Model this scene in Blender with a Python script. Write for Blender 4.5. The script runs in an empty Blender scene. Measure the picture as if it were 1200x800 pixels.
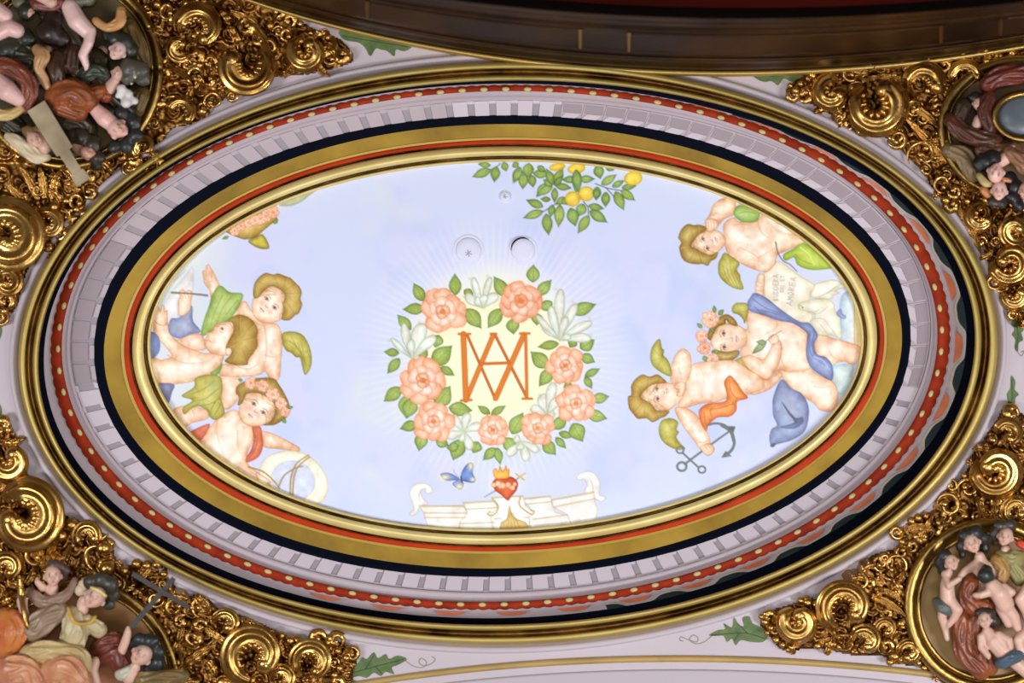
import bpy, bmesh, math, random
import numpy as np
from mathutils import Vector, noise

# ------------------------------------------------------------------ camera, world, lights, exposure
sc = bpy.context.scene
S = 1 / 200.0            # one pixel of the 1200 px wide frame is 5 mm on the ceiling
D = 25 / 3.0             # camera to ceiling
CAMZ = 1.6
ZC = CAMZ + D
cam_d = bpy.data.cameras.new('camera'); cam = bpy.data.objects.new('camera', cam_d)
sc.collection.objects.link(cam)
cam_d.lens = 50; cam_d.sensor_width = 36
cam.location = (0, 0, CAMZ); cam.rotation_euler = (math.pi, 0, 0)
sc.camera = cam
cam_d.dof.use_dof = True
cam_d.dof.focus_distance = D + 0.25
cam_d.dof.aperture_fstop = 0.35
w = bpy.data.worlds.new('world'); sc.world = w; w.use_nodes = True
w.node_tree.nodes['Background'].inputs[0].default_value = (0.42, 0.34, 0.27, 1)
w.node_tree.nodes['Background'].inputs[1].default_value = 0.34
sc.view_settings.view_transform = 'Standard'; sc.view_settings.look = 'None'
sc.view_settings.exposure = 0.0; sc.view_settings.gamma = 1
sc.view_settings.use_curve_mapping = False
sc.cycles.use_denoising = True
sc.cycles.max_bounces = 6
sc.cycles.sample_clamp_indirect = 4

def area(name, x, y, z, sx, sy, power, col, tx=None, ty=None):
    l = bpy.data.lights.new(name, 'AREA'); l.shape = 'RECTANGLE'; l.size = sx; l.size_y = sy
    l.energy = power; l.color = col
    o = bpy.data.objects.new(name, l); sc.collection.objects.link(o)
    o.location = (x, y, z)
    t = Vector((tx if tx is not None else x * .3, ty if ty is not None else y * .3, ZC))
    o.rotation_euler = (t - Vector((x, y, z))).to_track_quat('-Z', 'Y').to_euler()
    return o
# unseen lights added for even ceiling light and gold glints, outside the view
area('added_soft_light', 6.4, 3.0, 3.4, 1.3, 3.2, 470, (0.95, 0.96, 1.0), .8, .4)
area('added_soft_light', -6.4, 1.6, 3.4, 1.3, 3.2, 370, (0.95, 0.96, 1.0), -.4, .3)
area('added_soft_light', 1.0, 5.0, 1.6, 3.2, 1.3, 215, (0.95, 0.96, 1.0), .5, 1)
area('added_front_light', 0.3, -0.6, 0.4, 1.6, 1.2, 150, (0.95, 0.96, 1.0), .3, .2)  # unseen frontal fill added below the camera
for (lx, ly, lz, p) in ((3.6, 2.6, 3.4, 26), (-3.4, 2.8, 3.2, 26), (4.4, -2.2, 3.2, 20), (-4.4, -1.8, 3.4, 22), (1.4, 4.2, 2.8, 24), (-1.2, -4.0, 3.0, 10),
                        (5.6, 0.4, 4.8, 16), (-5.4, 1.0, 4.9, 18)):
    l = bpy.data.lights.new('added_glint_light', 'POINT'); l.energy = p; l.color = (1, .86, .66); l.shadow_soft_size = .12  # small unseen point lights added to glint in the gilding
    o = bpy.data.objects.new('added_glint_light', l); o.location = (lx, ly, lz); sc.collection.objects.link(o)

# ------------------------------------------------------------------ helpers
rnd = random.Random(7)
def lin(c):
    return tuple((v / 255 / 12.92) if v / 255 <= .04045 else ((v / 255 + .055) / 1.055) ** 2.4 for v in c)
def linA(a):
    a = np.clip(a, 0, 1)
    return np.where(a <= .04045, a / 12.92, ((a + .055) / 1.055) ** 2.4)
def W(px, py, h=0.0):
    """point on the picture ray of pixel px, py at h metres below the ceiling plane"""
    k = (D - h) / D * S
    return ((px - 600) * k, (py - 400) * k, ZC - h)
def link(o, parent=None):
    sc.collection.objects.link(o)
    if parent is not None: o.parent = parent
    return o
def mesh_obj(name, verts, faces, m, parent=None, smooth=False, col=None):
    me = bpy.data.meshes.new(name); me.from_pydata([tuple(v) for v in verts], [], [tuple(f) for f in faces])
    if m is not None: me.materials.append(m)
    if smooth: me.shade_smooth()
    if col is not None:
        a = me.color_attributes.new('Col', 'FLOAT_COLOR', 'POINT')
        a.data.foreach_set('color', np.asarray(col, dtype=np.float32).ravel())
    return link(bpy.data.objects.new(name, me), parent)
def bm_obj(name, bm, m, parent=None, smooth=True):
    me = bpy.data.meshes.new(name); bm.to_mesh(me); bm.free()
    if m is not None: me.materials.append(m)
    if smooth: me.shade_smooth()
    return link(bpy.data.objects.new(name, me), parent)
def tag(o, label=None, cat=None, group=None, kind=None):
    if label: o['label'] = label
    if cat: o['category'] = cat
    if group: o['group'] = group
    if kind: o['kind'] = kind
    return o
def empty(name, loc=(0, 0, 0)):
    o = bpy.data.objects.new(name, None); o.location = loc; o.empty_display_size = .1
    return link(o)
def root_at(px, py, h=0.0):
    """the offset of a thing's root, given back to its parts through the inverse matrix"""
    return W(px, py, h)
def adopt(root, o):
    o.parent = root; o.matrix_parent_inverse = root.matrix_world.inverted() if False else __import__('mathutils').Matrix.Translation(-Vector(root.location))
    return o
def catmull(p, n=6, closed=True):
    p = np.asarray(p, float); N = len(p); out = []
    rng = range(N) if closed else range(N - 1)
    for i in rng:
        if closed: a, b, c, d = p[(i - 1) % N], p[i], p[(i + 1) % N], p[(i + 2) % N]
        else: a, b, c, d = p[max(i - 1, 0)], p[i], p[i + 1], p[min(i + 2, N - 1)]
        for k in range(n):
            t = k / n
            out.append(.5 * ((2 * b) + (c - a) * t + (2 * a - 5 * b + 4 * c - d) * t * t + (3 * b - a - 3 * c + d) * t ** 3))
    if not closed: out.append(p[-1])
    return np.array(out)

# ------------------------------------------------------------------ materials
def mat(name, rgb=(200, 200, 200), rough=.6, metal=0.0, var=.0, vscale=3.0, bump=0.0, bscale=20.0, rgb2=None, vcol=False, spec=.5, rvar=0.0, coat=0.0, L=1.0, aniso=0):
    m = bpy.data.materials.new(name); m.use_nodes = True
    nt = m.node_tree; N = nt.nodes; b = N['Principled BSDF']
    b.inputs['Roughness'].default_value = rough; b.inputs['Metallic'].default_value = metal
    b.inputs['Specular IOR Level'].default_value = spec
    if coat: b.inputs['Coat Weight'].default_value = coat; b.inputs['Coat Roughness'].default_value = .15
    tc = N.new('ShaderNodeTexCoord')
    c = tuple(v * L for v in lin(rgb)) + (1,)
    if vcol:
        a = N.new('ShaderNodeVertexColor'); a.layer_name = 'Col'; src = a.outputs[0]
        nt.links.new(src, b.inputs['Base Color'])
    else:
        b.inputs['Base Color'].default_value = c
        if rgb2 is not None or var:
            c2 = tuple(v * L for v in lin(rgb2)) + (1,) if rgb2 is not None else tuple(v * (1 - var) for v in c[:3]) + (1,)
            n = N.new('ShaderNodeTexNoise'); n.inputs['Scale'].default_value = vscale; n.inputs['Detail'].default_value = 5
            nt.links.new(tc.outputs['Object'], n.inputs['Vector'])
            mr = N.new('ShaderNodeMapRange'); mr.inputs[1].default_value = .35; mr.inputs[2].default_value = .65
            nt.links.new(n.outputs['Fac'], mr.inputs[0])
            mx = N.new('ShaderNodeMix'); mx.data_type = 'RGBA'
            mx.inputs[6].default_value = c; mx.inputs[7].default_value = c2
            nt.links.new(mr.outputs[0], mx.inputs[0]); nt.links.new(mx.outputs[2], b.inputs['Base Color'])
    if bump:
        n2 = N.new('ShaderNodeTexNoise'); n2.inputs['Scale'].default_value = bscale; n2.inputs['Detail'].default_value = 4
        nt.links.new(tc.outputs['Object'], n2.inputs['Vector'])
        bp = N.new('ShaderNodeBump'); bp.inputs['Strength'].default_value = bump; bp.inputs['Distance'].default_value = .02
        nt.links.new(n2.outputs['Fac'], bp.inputs['Height']); nt.links.new(bp.outputs[0], b.inputs['Normal'])
    if rvar:
        n3 = N.new('ShaderNodeTexNoise'); n3.inputs['Scale'].default_value = 6
        nt.links.new(tc.outputs['Object'], n3.inputs['Vector'])
        m3 = N.new('ShaderNodeMapRange'); m3.inputs[3].default_value = rough - rvar; m3.inputs[4].default_value = rough + rvar
        nt.links.new(n3.outputs['Fac'], m3.inputs[0]); nt.links.new(m3.outputs[0], b.inputs['Roughness'])
    return m
M = {}
M['plaster'] = mat('plaster', (186, 175, 181), .75, var=.05, vscale=1.2, bump=.1, bscale=6)
M['grey_plaster'] = mat('grey_plaster', (176, 166, 172), .7)
M['lavender'] = mat('lavender', (178, 165, 171), .7, var=.06, vscale=2)
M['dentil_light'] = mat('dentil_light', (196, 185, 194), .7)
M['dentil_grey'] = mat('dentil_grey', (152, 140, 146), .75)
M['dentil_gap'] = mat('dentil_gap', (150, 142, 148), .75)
M['black'] = mat('black_paint', (7, 12, 24), .8, spec=.05)
M['teal'] = mat('teal_paint', (30, 46, 52), .6, var=.3, vscale=8, spec=.2)
M['ochre'] = mat('ochre_paint', (168, 136, 48), .55, spec=.2, rgb2=(132, 104, 32), vscale=2.6, bump=.15, bscale=25)
M['ochre_line'] = mat('ochre_line', (186, 158, 74), .5)
M['red'] = mat('red_paint', (180, 54, 14), .6, spec=.15, var=.25, vscale=5)
M['garland'] = mat('garland_red', (160, 52, 24), .7, spec=.12, rgb2=(130, 38, 16), vscale=9)
M['orange'] = mat('orange_paint', (208, 112, 70), .65, var=.2, vscale=12)
M['cream'] = mat('cream_paint', (200, 184, 124), .5, var=.15, vscale=14)
M['border'] = mat('border_line', (176, 166, 128), .6, var=.2, vscale=10)
M['gold_frame'] = mat('frame_gold', (186, 164, 92), .48, .55, rgb2=(168, 144, 74), vscale=2.2, bump=.10, bscale=14, rvar=.06)
M['gold_hollow'] = mat('shaded_hollow_gold', (146, 114, 64), .34, 1.0, rgb2=(88, 60, 28), vscale=5, bump=.3, bscale=12)  # darker gold paints the shade and dark reflections into the hollows
M['gold_inner'] = mat('inner_frame_gold', (234, 216, 146), .45, .35, rgb2=(216, 194, 122), vscale=3, bump=.12, bscale=16, rvar=.06)
M['gold'] = mat('ornament_gold', (208, 168, 98), .28, 1.0, rgb2=(164, 122, 62), vscale=5, bump=.10, bscale=24, rvar=.06)
M['gold_deep'] = mat('ornament_ground_gold', (146, 104, 52), .34, 1.0, rgb2=(92, 60, 26), vscale=7, bump=.12, bscale=20)
M['gold_rim'] = mat('medallion_rim_gold', (160, 128, 70), .34, 1.0, var=.3, bump=.2)
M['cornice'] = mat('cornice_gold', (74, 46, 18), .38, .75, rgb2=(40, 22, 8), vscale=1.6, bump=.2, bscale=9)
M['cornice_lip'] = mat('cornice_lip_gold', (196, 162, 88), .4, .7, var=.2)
M['dark'] = mat('underside_shade_black', (14, 8, 6), .9, spec=.05)  # near-black colour carries the shade under the arch
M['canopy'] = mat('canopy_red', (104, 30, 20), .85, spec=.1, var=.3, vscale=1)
M['leaf_green'] = mat('leaf_green', (92, 112, 58), .6, rgb2=(62, 88, 42), vscale=14)
M['leaf_vein'] = mat('leaf_vein', (48, 66, 32), .6)
M['tendril'] = mat('tendril_grey', (138, 126, 112), .7)
M['paint'] = mat('mural_paint', vcol=True, rough=.62, spec=.25, bump=.05, bscale=5)
M['vcol'] = mat('carved_skin_paint', vcol=True, rough=.42, spec=.4, coat=.08)

# ------------------------------------------------------------------ the measured edges of the oval mouldings
CX, CY = 592.0, 404.0
_e = {
'G0': (21,412, 1171,393, [(590,75.6),(250,146),(350,106),(450,84),(750,82),(850,102),(950,146),(1050,192),(100,248),(1113,260)], [(595,753),(250,690),(350,729),(450,746),(750,740),(850,716),(950,677),(1050,611)]),
'G1': (45,412, 1142.5,393, [(590,95),(250,166),(350,129),(450,105),(750,104),(850,124),(950,161),(1050,218),(120,260),(150,225),(1088,260)], [(595,731),(250,672),(350,706),(450,724),(750,716),(850,691),(950,650),(1050,581),(150,614)]),
'B1': (52.5,412, 1131.7,393, [(590,98),(250,170),(350,132.5),(450,108),(750,110),(850,131),(950,170),(1050,229),(150,231)], [(595,724),(250,662),(350,699),(450,715),(750,707),(850,680),(950,637),(1050,565),(150,604)]),
'R0': (61,413, 1111,395, [(590,101),(250,172),(350,135),(450,110),(750,112.5),(850,134),(950,172),(1050,246),(150,234)], [(595,712),(250,650),(350,687),(450,707),(750,696),(850,667),(950,620),(1050,546),(150,590)]),
'R1': (72.5,413, 1098,395, [(590,108),(250,180),(350,141),(450,116),(750,120),(850,142.5),(950,182),(1050,267),(150,246)], [(595,704),(250,637),(350,676),(450,699),(750,686),(850,657),(950,609),(1050,525),(150,572)]),
'D0': (82,413, 1091,395, [(590,119.6),(250,188),(350,151),(450,127),(750,127),(850,150),(950,191)], [(595,694),(250,628),(350,663),(450,687),(750,675),(850,647),(950,597)]),
'D1': (109,413, 1067.5,395, [(590,138.4),(250,214),(350,170),(450,147),(750,149),(850,172),(950,221),(190,260),(1000,260)], [(595,674),(250,605),(350,646),(450,667),(750,655),(850,627),(950,572),(1050,467),(150,520)]),
'K1': (120,413, 1057.5,393, [(590,147),(250,226),(350,183),(450,157),(750,160),(850,185),(950,236),(212,260),(982,260)], [(595,665),(250,592),(350,635),(450,657),(750,646),(850,618),(950,560),(1050,445),(150,502)]),
'L0': (144.5,413, 1037.5,393, [(590,166),(250,252),(350,200),(450,176),(750,176),(850,202),(950,257)], [(595,645),(250,568),(350,613),(450,638),(750,626),(850,599),(950,541)]),
'L1': (151,413, 1031.7,393, [(590,170.5),(250,259),(350,206),(450,181),(750,182),(850,210),(950,264)], [(595,640),(250,559),(350,606),(450,632),(750,621),(850,591),(950,532)]),
'M0': (176,412, 1008,395, [(590,190.4),(250,282),(350,231),(450,202),(750,204),(850,230),(950,290)], [(595,620),(250,529),(350,584),(450,609),(750,599),(850,565),(950,510)]),
}
CV = {}
for k, (xl, yl, xr, yr, T, B) in _e.items():
    P = np.array([(xl, yl), (xr, yr)] + T + B, float)
    a, b = (xr - xl) / 2, (B[0][1] - T[0][1]) / 2
    th = np.arctan2((P[:, 1] - CY) / b, (P[:, 0] - CX) / a)
    r = np.hypot((P[:, 0] - CX) / a, (P[:, 1] - CY) / b)
    H = 4
    A = np.array([[1] + [f(n * t) for n in range(1, H + 1) for f in (math.cos, math.sin)] for t in th])
    R = np.diag([0] + [.02 * n ** 2 for n in range(1, H + 1) for _ in (0, 1)])
    CV[k] = (a, b, np.linalg.solve(A.T @ A + R, A.T @ r))
def curve(k, ph):
    a, b, c = CV[k]; ph = np.asarray(ph, float)
    r = c[0] + sum(c[2 * n - 1] * np.cos(n * ph) + c[2 * n] * np.sin(n * ph) for n in range(1, 5))
    return np.stack([CX + a * r * np.cos(ph), CY + b * r * np.sin(ph)], -1)
def mixc(k1, k2, t, ph, off=0.0):
    p = curve(k1, ph) * (1 - t) + curve(k2, ph) * t
    if np.any(off):
        e = 1e-3
        q = curve(k1, np.asarray(ph) + e) * (1 - t) + curve(k2, np.asarray(ph) + e) * t
        d = q - p; d /= np.linalg.norm(d, axis=-1, keepdims=True)
        n = np.stack([d[..., 1], -d[..., 0]], -1)
        p = p + n * np.asarray(off)[..., None] if np.ndim(off) else p + n * off
    return p
NPH = 288
PH = np.linspace(0, 2 * math.pi, NPH, endpoint=False)
def strip(name, rows, m, parent=None, smooth=True, n=NPH, a0=0.0, a1=2 * math.pi):
    """rows: (curve1, curve2, t, h[, offset px]); t and offset may be functions of the angle array"""
    closed = abs(a1 - a0 - 2 * math.pi) < 1e-6
    ph = np.linspace(a0, a1, n, endpoint=not closed)
    V = []
    for r in rows:
        t = r[2](ph)[:, None] if callable(r[2]) else r[2]
        off = r[4] if len(r) > 4 else 0.0
        off = off(ph) if callable(off) else off
        p = mixc(r[0], r[1], t, ph, off)
        V += [W(x, y, r[3]) for x, y in p]
    F = []
    for j in range(len(rows) - 1):
        for i in range(n if closed else n - 1):
            i2 = (i + 1) % n
            F.append((j * n + i, j * n + i2, (j + 1) * n + i2, (j + 1) * n + i))
    return mesh_obj(name, V, F, m, parent, smooth)
def arc_angles(k1, k2, t, count, phase=0.0):
    ph = np.linspace(0, 2 * math.pi, 4001); p = mixc(k1, k2, t, ph)
    s = np.concatenate([[0], np.cumsum(np.linalg.norm(np.diff(p, axis=0), axis=1))])
    return lambda u: np.interp((np.asarray(u) + phase) / count * s[-1], s, ph), s[-1]
# ================================================================== THE SETTING: ceiling and its mouldings
def ceiling():
    ph = PH; inner = curve('G0', ph); V = []; rings = 6
    for j in range(rings + 1):
        t = j / rings
        for (x, y), a in zip(inner, ph):
            ox, oy = CX + 1500 * math.cos(a), CY + 1250 * math.sin(a)
            V.append(W(x * (1 - t) + ox * t, y * (1 - t) + oy * t, 0))
    n = len(ph)
    F = [(j * n + i, j * n + (i + 1) % n, (j + 1) * n + (i + 1) % n, (j + 1) * n + i) for j in range(rings) for i in range(n)]
    return mesh_obj('ceiling', V, F, M['plaster'])
tag(ceiling(), 'pale lavender plaster ceiling around the oval frame', kind='structure')
t1 = strip('trim_1', [('G0', 'G0', 0, 0.0, 10.5), ('G0', 'G0', 0, .03, 10), ('G0', 'G0', 0, .045, 6), ('G0', 'G0', 0, .02, 3), ('G0', 'G0', 0, .0, 0)], M['plaster'])
tag(t1, 'thin pale plaster fillet round the gilded oval', kind='structure')

# outer gilded frame: two rolls with a hollow between
def prof(rows, n=4):
    return catmull(rows, n, closed=False)
of = prof([(0.0, 0.0), (.02, .07), (.08, .095), (.2, .102), (.31, .098), (.36, .085), (.43, .055), (.54, .045), (.64, .055), (.71, .085), (.76, .1), (.86, .106), (.95, .1), (.99, .07), (1.0, -.0), (1.0, -.07)], 3)
def moulding(label, k0, k1, rows, cuts, loc):
    """one gilded moulding: a root with its rolls and hollows as parts"""
    root = empty('oval_moulding', W(*loc)); tag(root, label, 'moulding')
    for (ta, tb, nm, m_) in cuts:
        seg = [r for r in rows if ta - 1e-6 <= r[0] <= tb + 1e-6]
        ha, hb = np.interp([ta, tb], [r[0] for r in rows], [r[1] for r in rows])
        seg = [(ta, ha)] * (seg[0][0] > ta + 1e-4) + [(float(r[0]), float(r[1])) for r in seg] + [(tb, hb)] * (seg[-1][0] < tb - 1e-4)
        adopt(root, strip(nm, [(k0, k1, float(t), float(h)) for t, h in seg], m_))
    return root
moulding('large outer gilded oval moulding, two matt rolls with a shade-darkened burnished hollow, on the pale ceiling', 'G0', 'G1', of,
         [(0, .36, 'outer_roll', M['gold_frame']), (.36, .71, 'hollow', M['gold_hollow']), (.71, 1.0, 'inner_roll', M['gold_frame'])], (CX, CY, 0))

# painted cove between the two gilded frames
cove = empty('painted_cove', W(CX, CY, 0)); tag(cove, 'painted cove of black, red, lavender and ochre bands between the two gilded oval frames', 'cove')
def add(o, label=None):
    adopt(cove, o)
    if label: o['label'] = label
    return o
HB, HR, HL, HD, HK = -.07, -.09, -.10, -.14, -.21
add(strip('black_band', [('G1', 'G1', 0, HB, 1.5), ('B1', 'B1', 0, HB - .005, 0)], M['black']), 'thin black band inside the outer frame')
add(strip('plaster_band', [('B1', 'B1', 0, HB - .008, .6), ('B1', 'R0', .5, HR, 0), ('R0', 'R0', 0, HR, 0)], M['lavender']), 'pale band between black line and red garland')
sc_f, Ltot = arc_angles('R0', 'R1', .5, 103)
PHf = np.linspace(0, 2 * math.pi, 1440, endpoint=False)
def scallop(ph):
    p = np.interp(ph, sc_f(np.linspace(0, 103, 2000)), np.linspace(0, 103, 2000))
    return 1.5 * np.abs(np.sin(p * math.pi * 2)) - .5
add(strip('garland_band', [('R0', 'R0', 0, HR, lambda p: scallop(p) + .4), ('R0', 'R0', 0, HR + .012, lambda p: scallop(p)), ('R0', 'R1', .5, HR + .02, 0), ('R1', 'R1', 0, HR + .012, 0), ('R1', 'R1', 0, HR - .01, 0)], M['garland'], n=1440), 'brick red garland band with a scalloped edge')
add(strip('lavender_band', [('R1', 'R1', 0, HR - .01, 1), ('R1', 'D0', .45, HR - .035, 0), ('R1', 'D0', .55, HR - .03, 0), ('D0', 'D0', 0, HD + .02, 0), ('D0', 'D0', 0, HD, -.3)], M['lavender']), 'plain lavender cove')
def hd(t, dh=0.0): return HD - .045 * t + dh
add(strip('dentil_ground', [('D0', 'D0', 0, hd(0, -.004), .5), ('D0', 'D1', .5, hd(.5, -.004), 0), ('D1', 'D1', 0, hd(1, -.004), 0)], M['dentil_gap']), 'grey ground behind the dentils')
add(strip('black_band', [('D1', 'D1', 0, HK + .028, 1.0), ('D1', 'D1', 0, HK + .03, 0), ('D1', 'K1', .5, HK + .01, 0), ('K1', 'K1', 0, HK, 0)], M['black']), 'broad black band under the dentils')
add(strip('ochre_band', [('K1', 'K1', 0, HK, 0), ('K1', 'L0', .5, HK - .012, 0), ('K1', 'L0', .9, HK - .02, 0)], M['ochre']), 'mottled ochre band')
add(strip('ochre_fillet', [('K1', 'L0', .86, HK - .012, 0), ('L0', 'L0', 0, HK - .02, 0)], M['ochre_line']), 'light ochre fillet line')
add(strip('red_line', [('L0', 'L0', 0, HK - .018, 0), ('L0', 'L1', .5, HK - .006, 0), ('L1', 'L1', 0, HK - .018, 0)], M['red']), 'thin bright red line')

# round cream beads of the red garland
bd_bm = bmesh.new(); bmesh.ops.create_uvsphere(bd_bm, u_segments=10, v_segments=6, radius=1)
for v in bd_bm.verts: v.co = Vector((v.co.x * 4.7 * S, v.co.y * 2.7 * S, v.co.z * 2.2 * S))
bead_me = bpy.data.meshes.new('bead'); bd_bm.to_mesh(bead_me); bd_bm.free(); bead_me.materials.append(M['cream']); bead_me.shade_smooth()
for i in range(103):
    a = float(sc_f(i + .3)); p = mixc('R0', 'R1', .62, a); q = mixc('R0', 'R1', .62, a + .002)
    o = bpy.data.objects.new('bead', bead_me); link(o)
    o.location = W(p[0], p[1], HR + .022); o.rotation_euler = (0, 0, math.atan2(q[1] - p[1], q[0] - p[0]))
    tt = 1.0
    adopt(cove, o)

# dentils
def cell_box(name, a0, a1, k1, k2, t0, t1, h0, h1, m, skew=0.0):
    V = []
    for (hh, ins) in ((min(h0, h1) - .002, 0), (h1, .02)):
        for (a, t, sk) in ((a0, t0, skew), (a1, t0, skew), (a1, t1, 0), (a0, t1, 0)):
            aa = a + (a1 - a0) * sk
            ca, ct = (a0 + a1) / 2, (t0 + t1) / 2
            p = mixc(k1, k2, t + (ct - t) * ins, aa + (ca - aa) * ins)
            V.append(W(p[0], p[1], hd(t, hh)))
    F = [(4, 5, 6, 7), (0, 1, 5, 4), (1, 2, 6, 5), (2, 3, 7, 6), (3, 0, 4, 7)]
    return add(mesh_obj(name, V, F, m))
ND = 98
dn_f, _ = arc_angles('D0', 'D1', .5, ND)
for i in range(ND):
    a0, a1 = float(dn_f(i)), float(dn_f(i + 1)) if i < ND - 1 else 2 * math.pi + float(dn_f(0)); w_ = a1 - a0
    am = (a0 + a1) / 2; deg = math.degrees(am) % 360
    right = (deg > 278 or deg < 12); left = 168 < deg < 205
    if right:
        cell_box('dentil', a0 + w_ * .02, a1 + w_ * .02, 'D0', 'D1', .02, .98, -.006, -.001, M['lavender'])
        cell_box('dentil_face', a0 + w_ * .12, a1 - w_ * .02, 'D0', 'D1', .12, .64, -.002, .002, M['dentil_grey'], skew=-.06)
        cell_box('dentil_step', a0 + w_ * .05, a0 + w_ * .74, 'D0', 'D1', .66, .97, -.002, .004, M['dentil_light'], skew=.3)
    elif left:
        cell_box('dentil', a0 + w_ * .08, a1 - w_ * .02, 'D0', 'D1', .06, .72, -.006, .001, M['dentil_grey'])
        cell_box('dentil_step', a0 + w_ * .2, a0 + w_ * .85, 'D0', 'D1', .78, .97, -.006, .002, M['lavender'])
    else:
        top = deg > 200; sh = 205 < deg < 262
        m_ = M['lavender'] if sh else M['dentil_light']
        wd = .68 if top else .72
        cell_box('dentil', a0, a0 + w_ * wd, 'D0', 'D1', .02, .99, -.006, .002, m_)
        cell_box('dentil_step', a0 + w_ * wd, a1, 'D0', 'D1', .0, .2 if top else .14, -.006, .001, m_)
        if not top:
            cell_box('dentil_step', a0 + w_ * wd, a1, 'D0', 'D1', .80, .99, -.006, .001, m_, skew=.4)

# scalloped border and orange panels between the garland and the outer black band
def wid(ph):
    return np.linalg.norm(curve('R0', ph) - curve('B1', ph), axis=-1)
NPn = 37
pn_f, _ = arc_angles('R0', 'B1', .5, NPn, phase=0)
uu = np.linspace(0, NPn, 3000); pa = pn_f(uu)
def wave(ph):
    u = np.interp(ph % (2 * math.pi), pa, uu)
    s = .5 + .5 * np.cos(u * 2 * math.pi)           # 1 below a panel, 0 between two
    k = np.clip(s * 1.25, 0, 1); k = k * k * (3 - 2 * k)
    return .36 + .48 * k
for a0, a1, nn in ((-1.05, 1.35, 620),):
    add(strip('border_ground', [('R0', 'B1', lambda p: wave(p) + .1, HR + .004), ('B1', 'B1', 0, HR + .016, .6)], M['teal'], n=nn, a0=a0, a1=a1), 'dark teal ground behind the scalloped border')
    add(strip('scalloped_border', [('R0', 'B1', lambda p: wave(p) + .02, HR + .008), ('R0', 'B1', lambda p: np.minimum(wave(p) + .2, .97), HR + .013)], M['border'], n=nn, a0=a0, a1=a1), 'cream scalloped border line')
    add(strip('border_line', [('R0', 'B1', lambda p: wave(p) + .08, HR + .0135), ('R0', 'B1', lambda p: wave(p) + .13, HR + .0145)], M['dentil_light'], n=nn, a0=a0, a1=a1))
for i in range(NPn):
    a = float(pn_f(i)); aw = a if a < math.pi else a - 2 * math.pi
    if not (-1.15 < aw < 2.0): continue
    da = (float(pn_f(.3)) - float(pn_f(0))) if i == 0 else float(pn_f(i + .3 if i < NPn - 1 else i)) - a
    if i == NPn - 1: da = a - float(pn_f(i - .3))
    V = []; F = []
    for q in range(7):
        s = -1 + 2 * q / 6
        p1 = mixc('R0', 'B1', .36, a + da * s); p2 = mixc('R0', 'B1', .36 + .42 * min(1, (1 - abs(s)) * 2.2) * (1 + .08 * math.sin(q * 3)), a + da * (s * .85 + .1))
        V += [W(*p1, HR + .003), W(*p1, HR + .012), W(*p2, HR + .013)]
        if q: F += [(3 * q - 3, 3 * q, 3 * q + 1, 3 * q - 2), (3 * q - 2, 3 * q + 1, 3 * q + 2, 3 * q - 1)]
    add(mesh_obj('orange_panel', V, F, M['orange']))

# inner gilded frame around the painting
inf = prof([(0.0, -.235), (.04, -.248), (.09, -.238), (.15, -.21), (.24, -.194), (.42, -.184), (.58, -.194), (.66, -.215), (.71, -.245), (.77, -.25), (.84, -.236), (.9, -.228), (.96, -.236), (1.0, -.25), (1.0, -.275)], 3)
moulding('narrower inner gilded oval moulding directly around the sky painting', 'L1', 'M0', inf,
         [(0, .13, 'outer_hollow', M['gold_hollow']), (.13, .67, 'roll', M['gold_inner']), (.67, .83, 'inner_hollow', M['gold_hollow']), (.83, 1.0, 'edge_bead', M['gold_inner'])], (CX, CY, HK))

# ---------------- dark gilded cornice of the arch at the top
def ell(e, ph): return (e[0] + e[2] * math.cos(ph), e[1] + e[3] * math.sin(ph))
E0 = (850, -330, 919, 416); E1 = (872, -330, 985, 352)
def estrip(name, rows, m, a0=.12, a1=math.pi - .12, n=140, parent=None, cut=None):
    V = []
    for t, h in rows:
        e = [E0[i] * (1 - t) + E1[i] * t for i in range(4)]
        V += [W(*ell(e, a0 + (a1 - a0) * i / (n - 1)), h) for i in range(n)]
    F = [(j * n + i, j * n + i + 1, (j + 1) * n + i + 1, (j + 1) * n + i) for j in range(len(rows) - 1) for i in range(n - 1)]
    return mesh_obj(name, V, F, m, parent, True)
cor = empty('gilded_cornice', W(850, 60, 0)); tag(cor, 'dark gilded curved cornice with sunk panels across the top edge', 'cornice')
def addc(o, label=None):
    adopt(cor, o)
    if label: o['label'] = label
    return o
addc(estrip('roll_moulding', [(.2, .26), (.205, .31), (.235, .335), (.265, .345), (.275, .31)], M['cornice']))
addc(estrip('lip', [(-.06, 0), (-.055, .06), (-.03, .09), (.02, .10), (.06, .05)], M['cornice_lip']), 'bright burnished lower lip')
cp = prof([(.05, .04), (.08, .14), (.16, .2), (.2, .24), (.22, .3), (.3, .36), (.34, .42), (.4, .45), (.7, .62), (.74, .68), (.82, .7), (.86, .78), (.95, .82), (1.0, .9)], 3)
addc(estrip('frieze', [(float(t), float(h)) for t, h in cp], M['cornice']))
def xat(x, t):
    e = [E0[i] * (1 - t) + E1[i] * t for i in range(4)]
    return math.acos((x - e[0]) / e[2])
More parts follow.
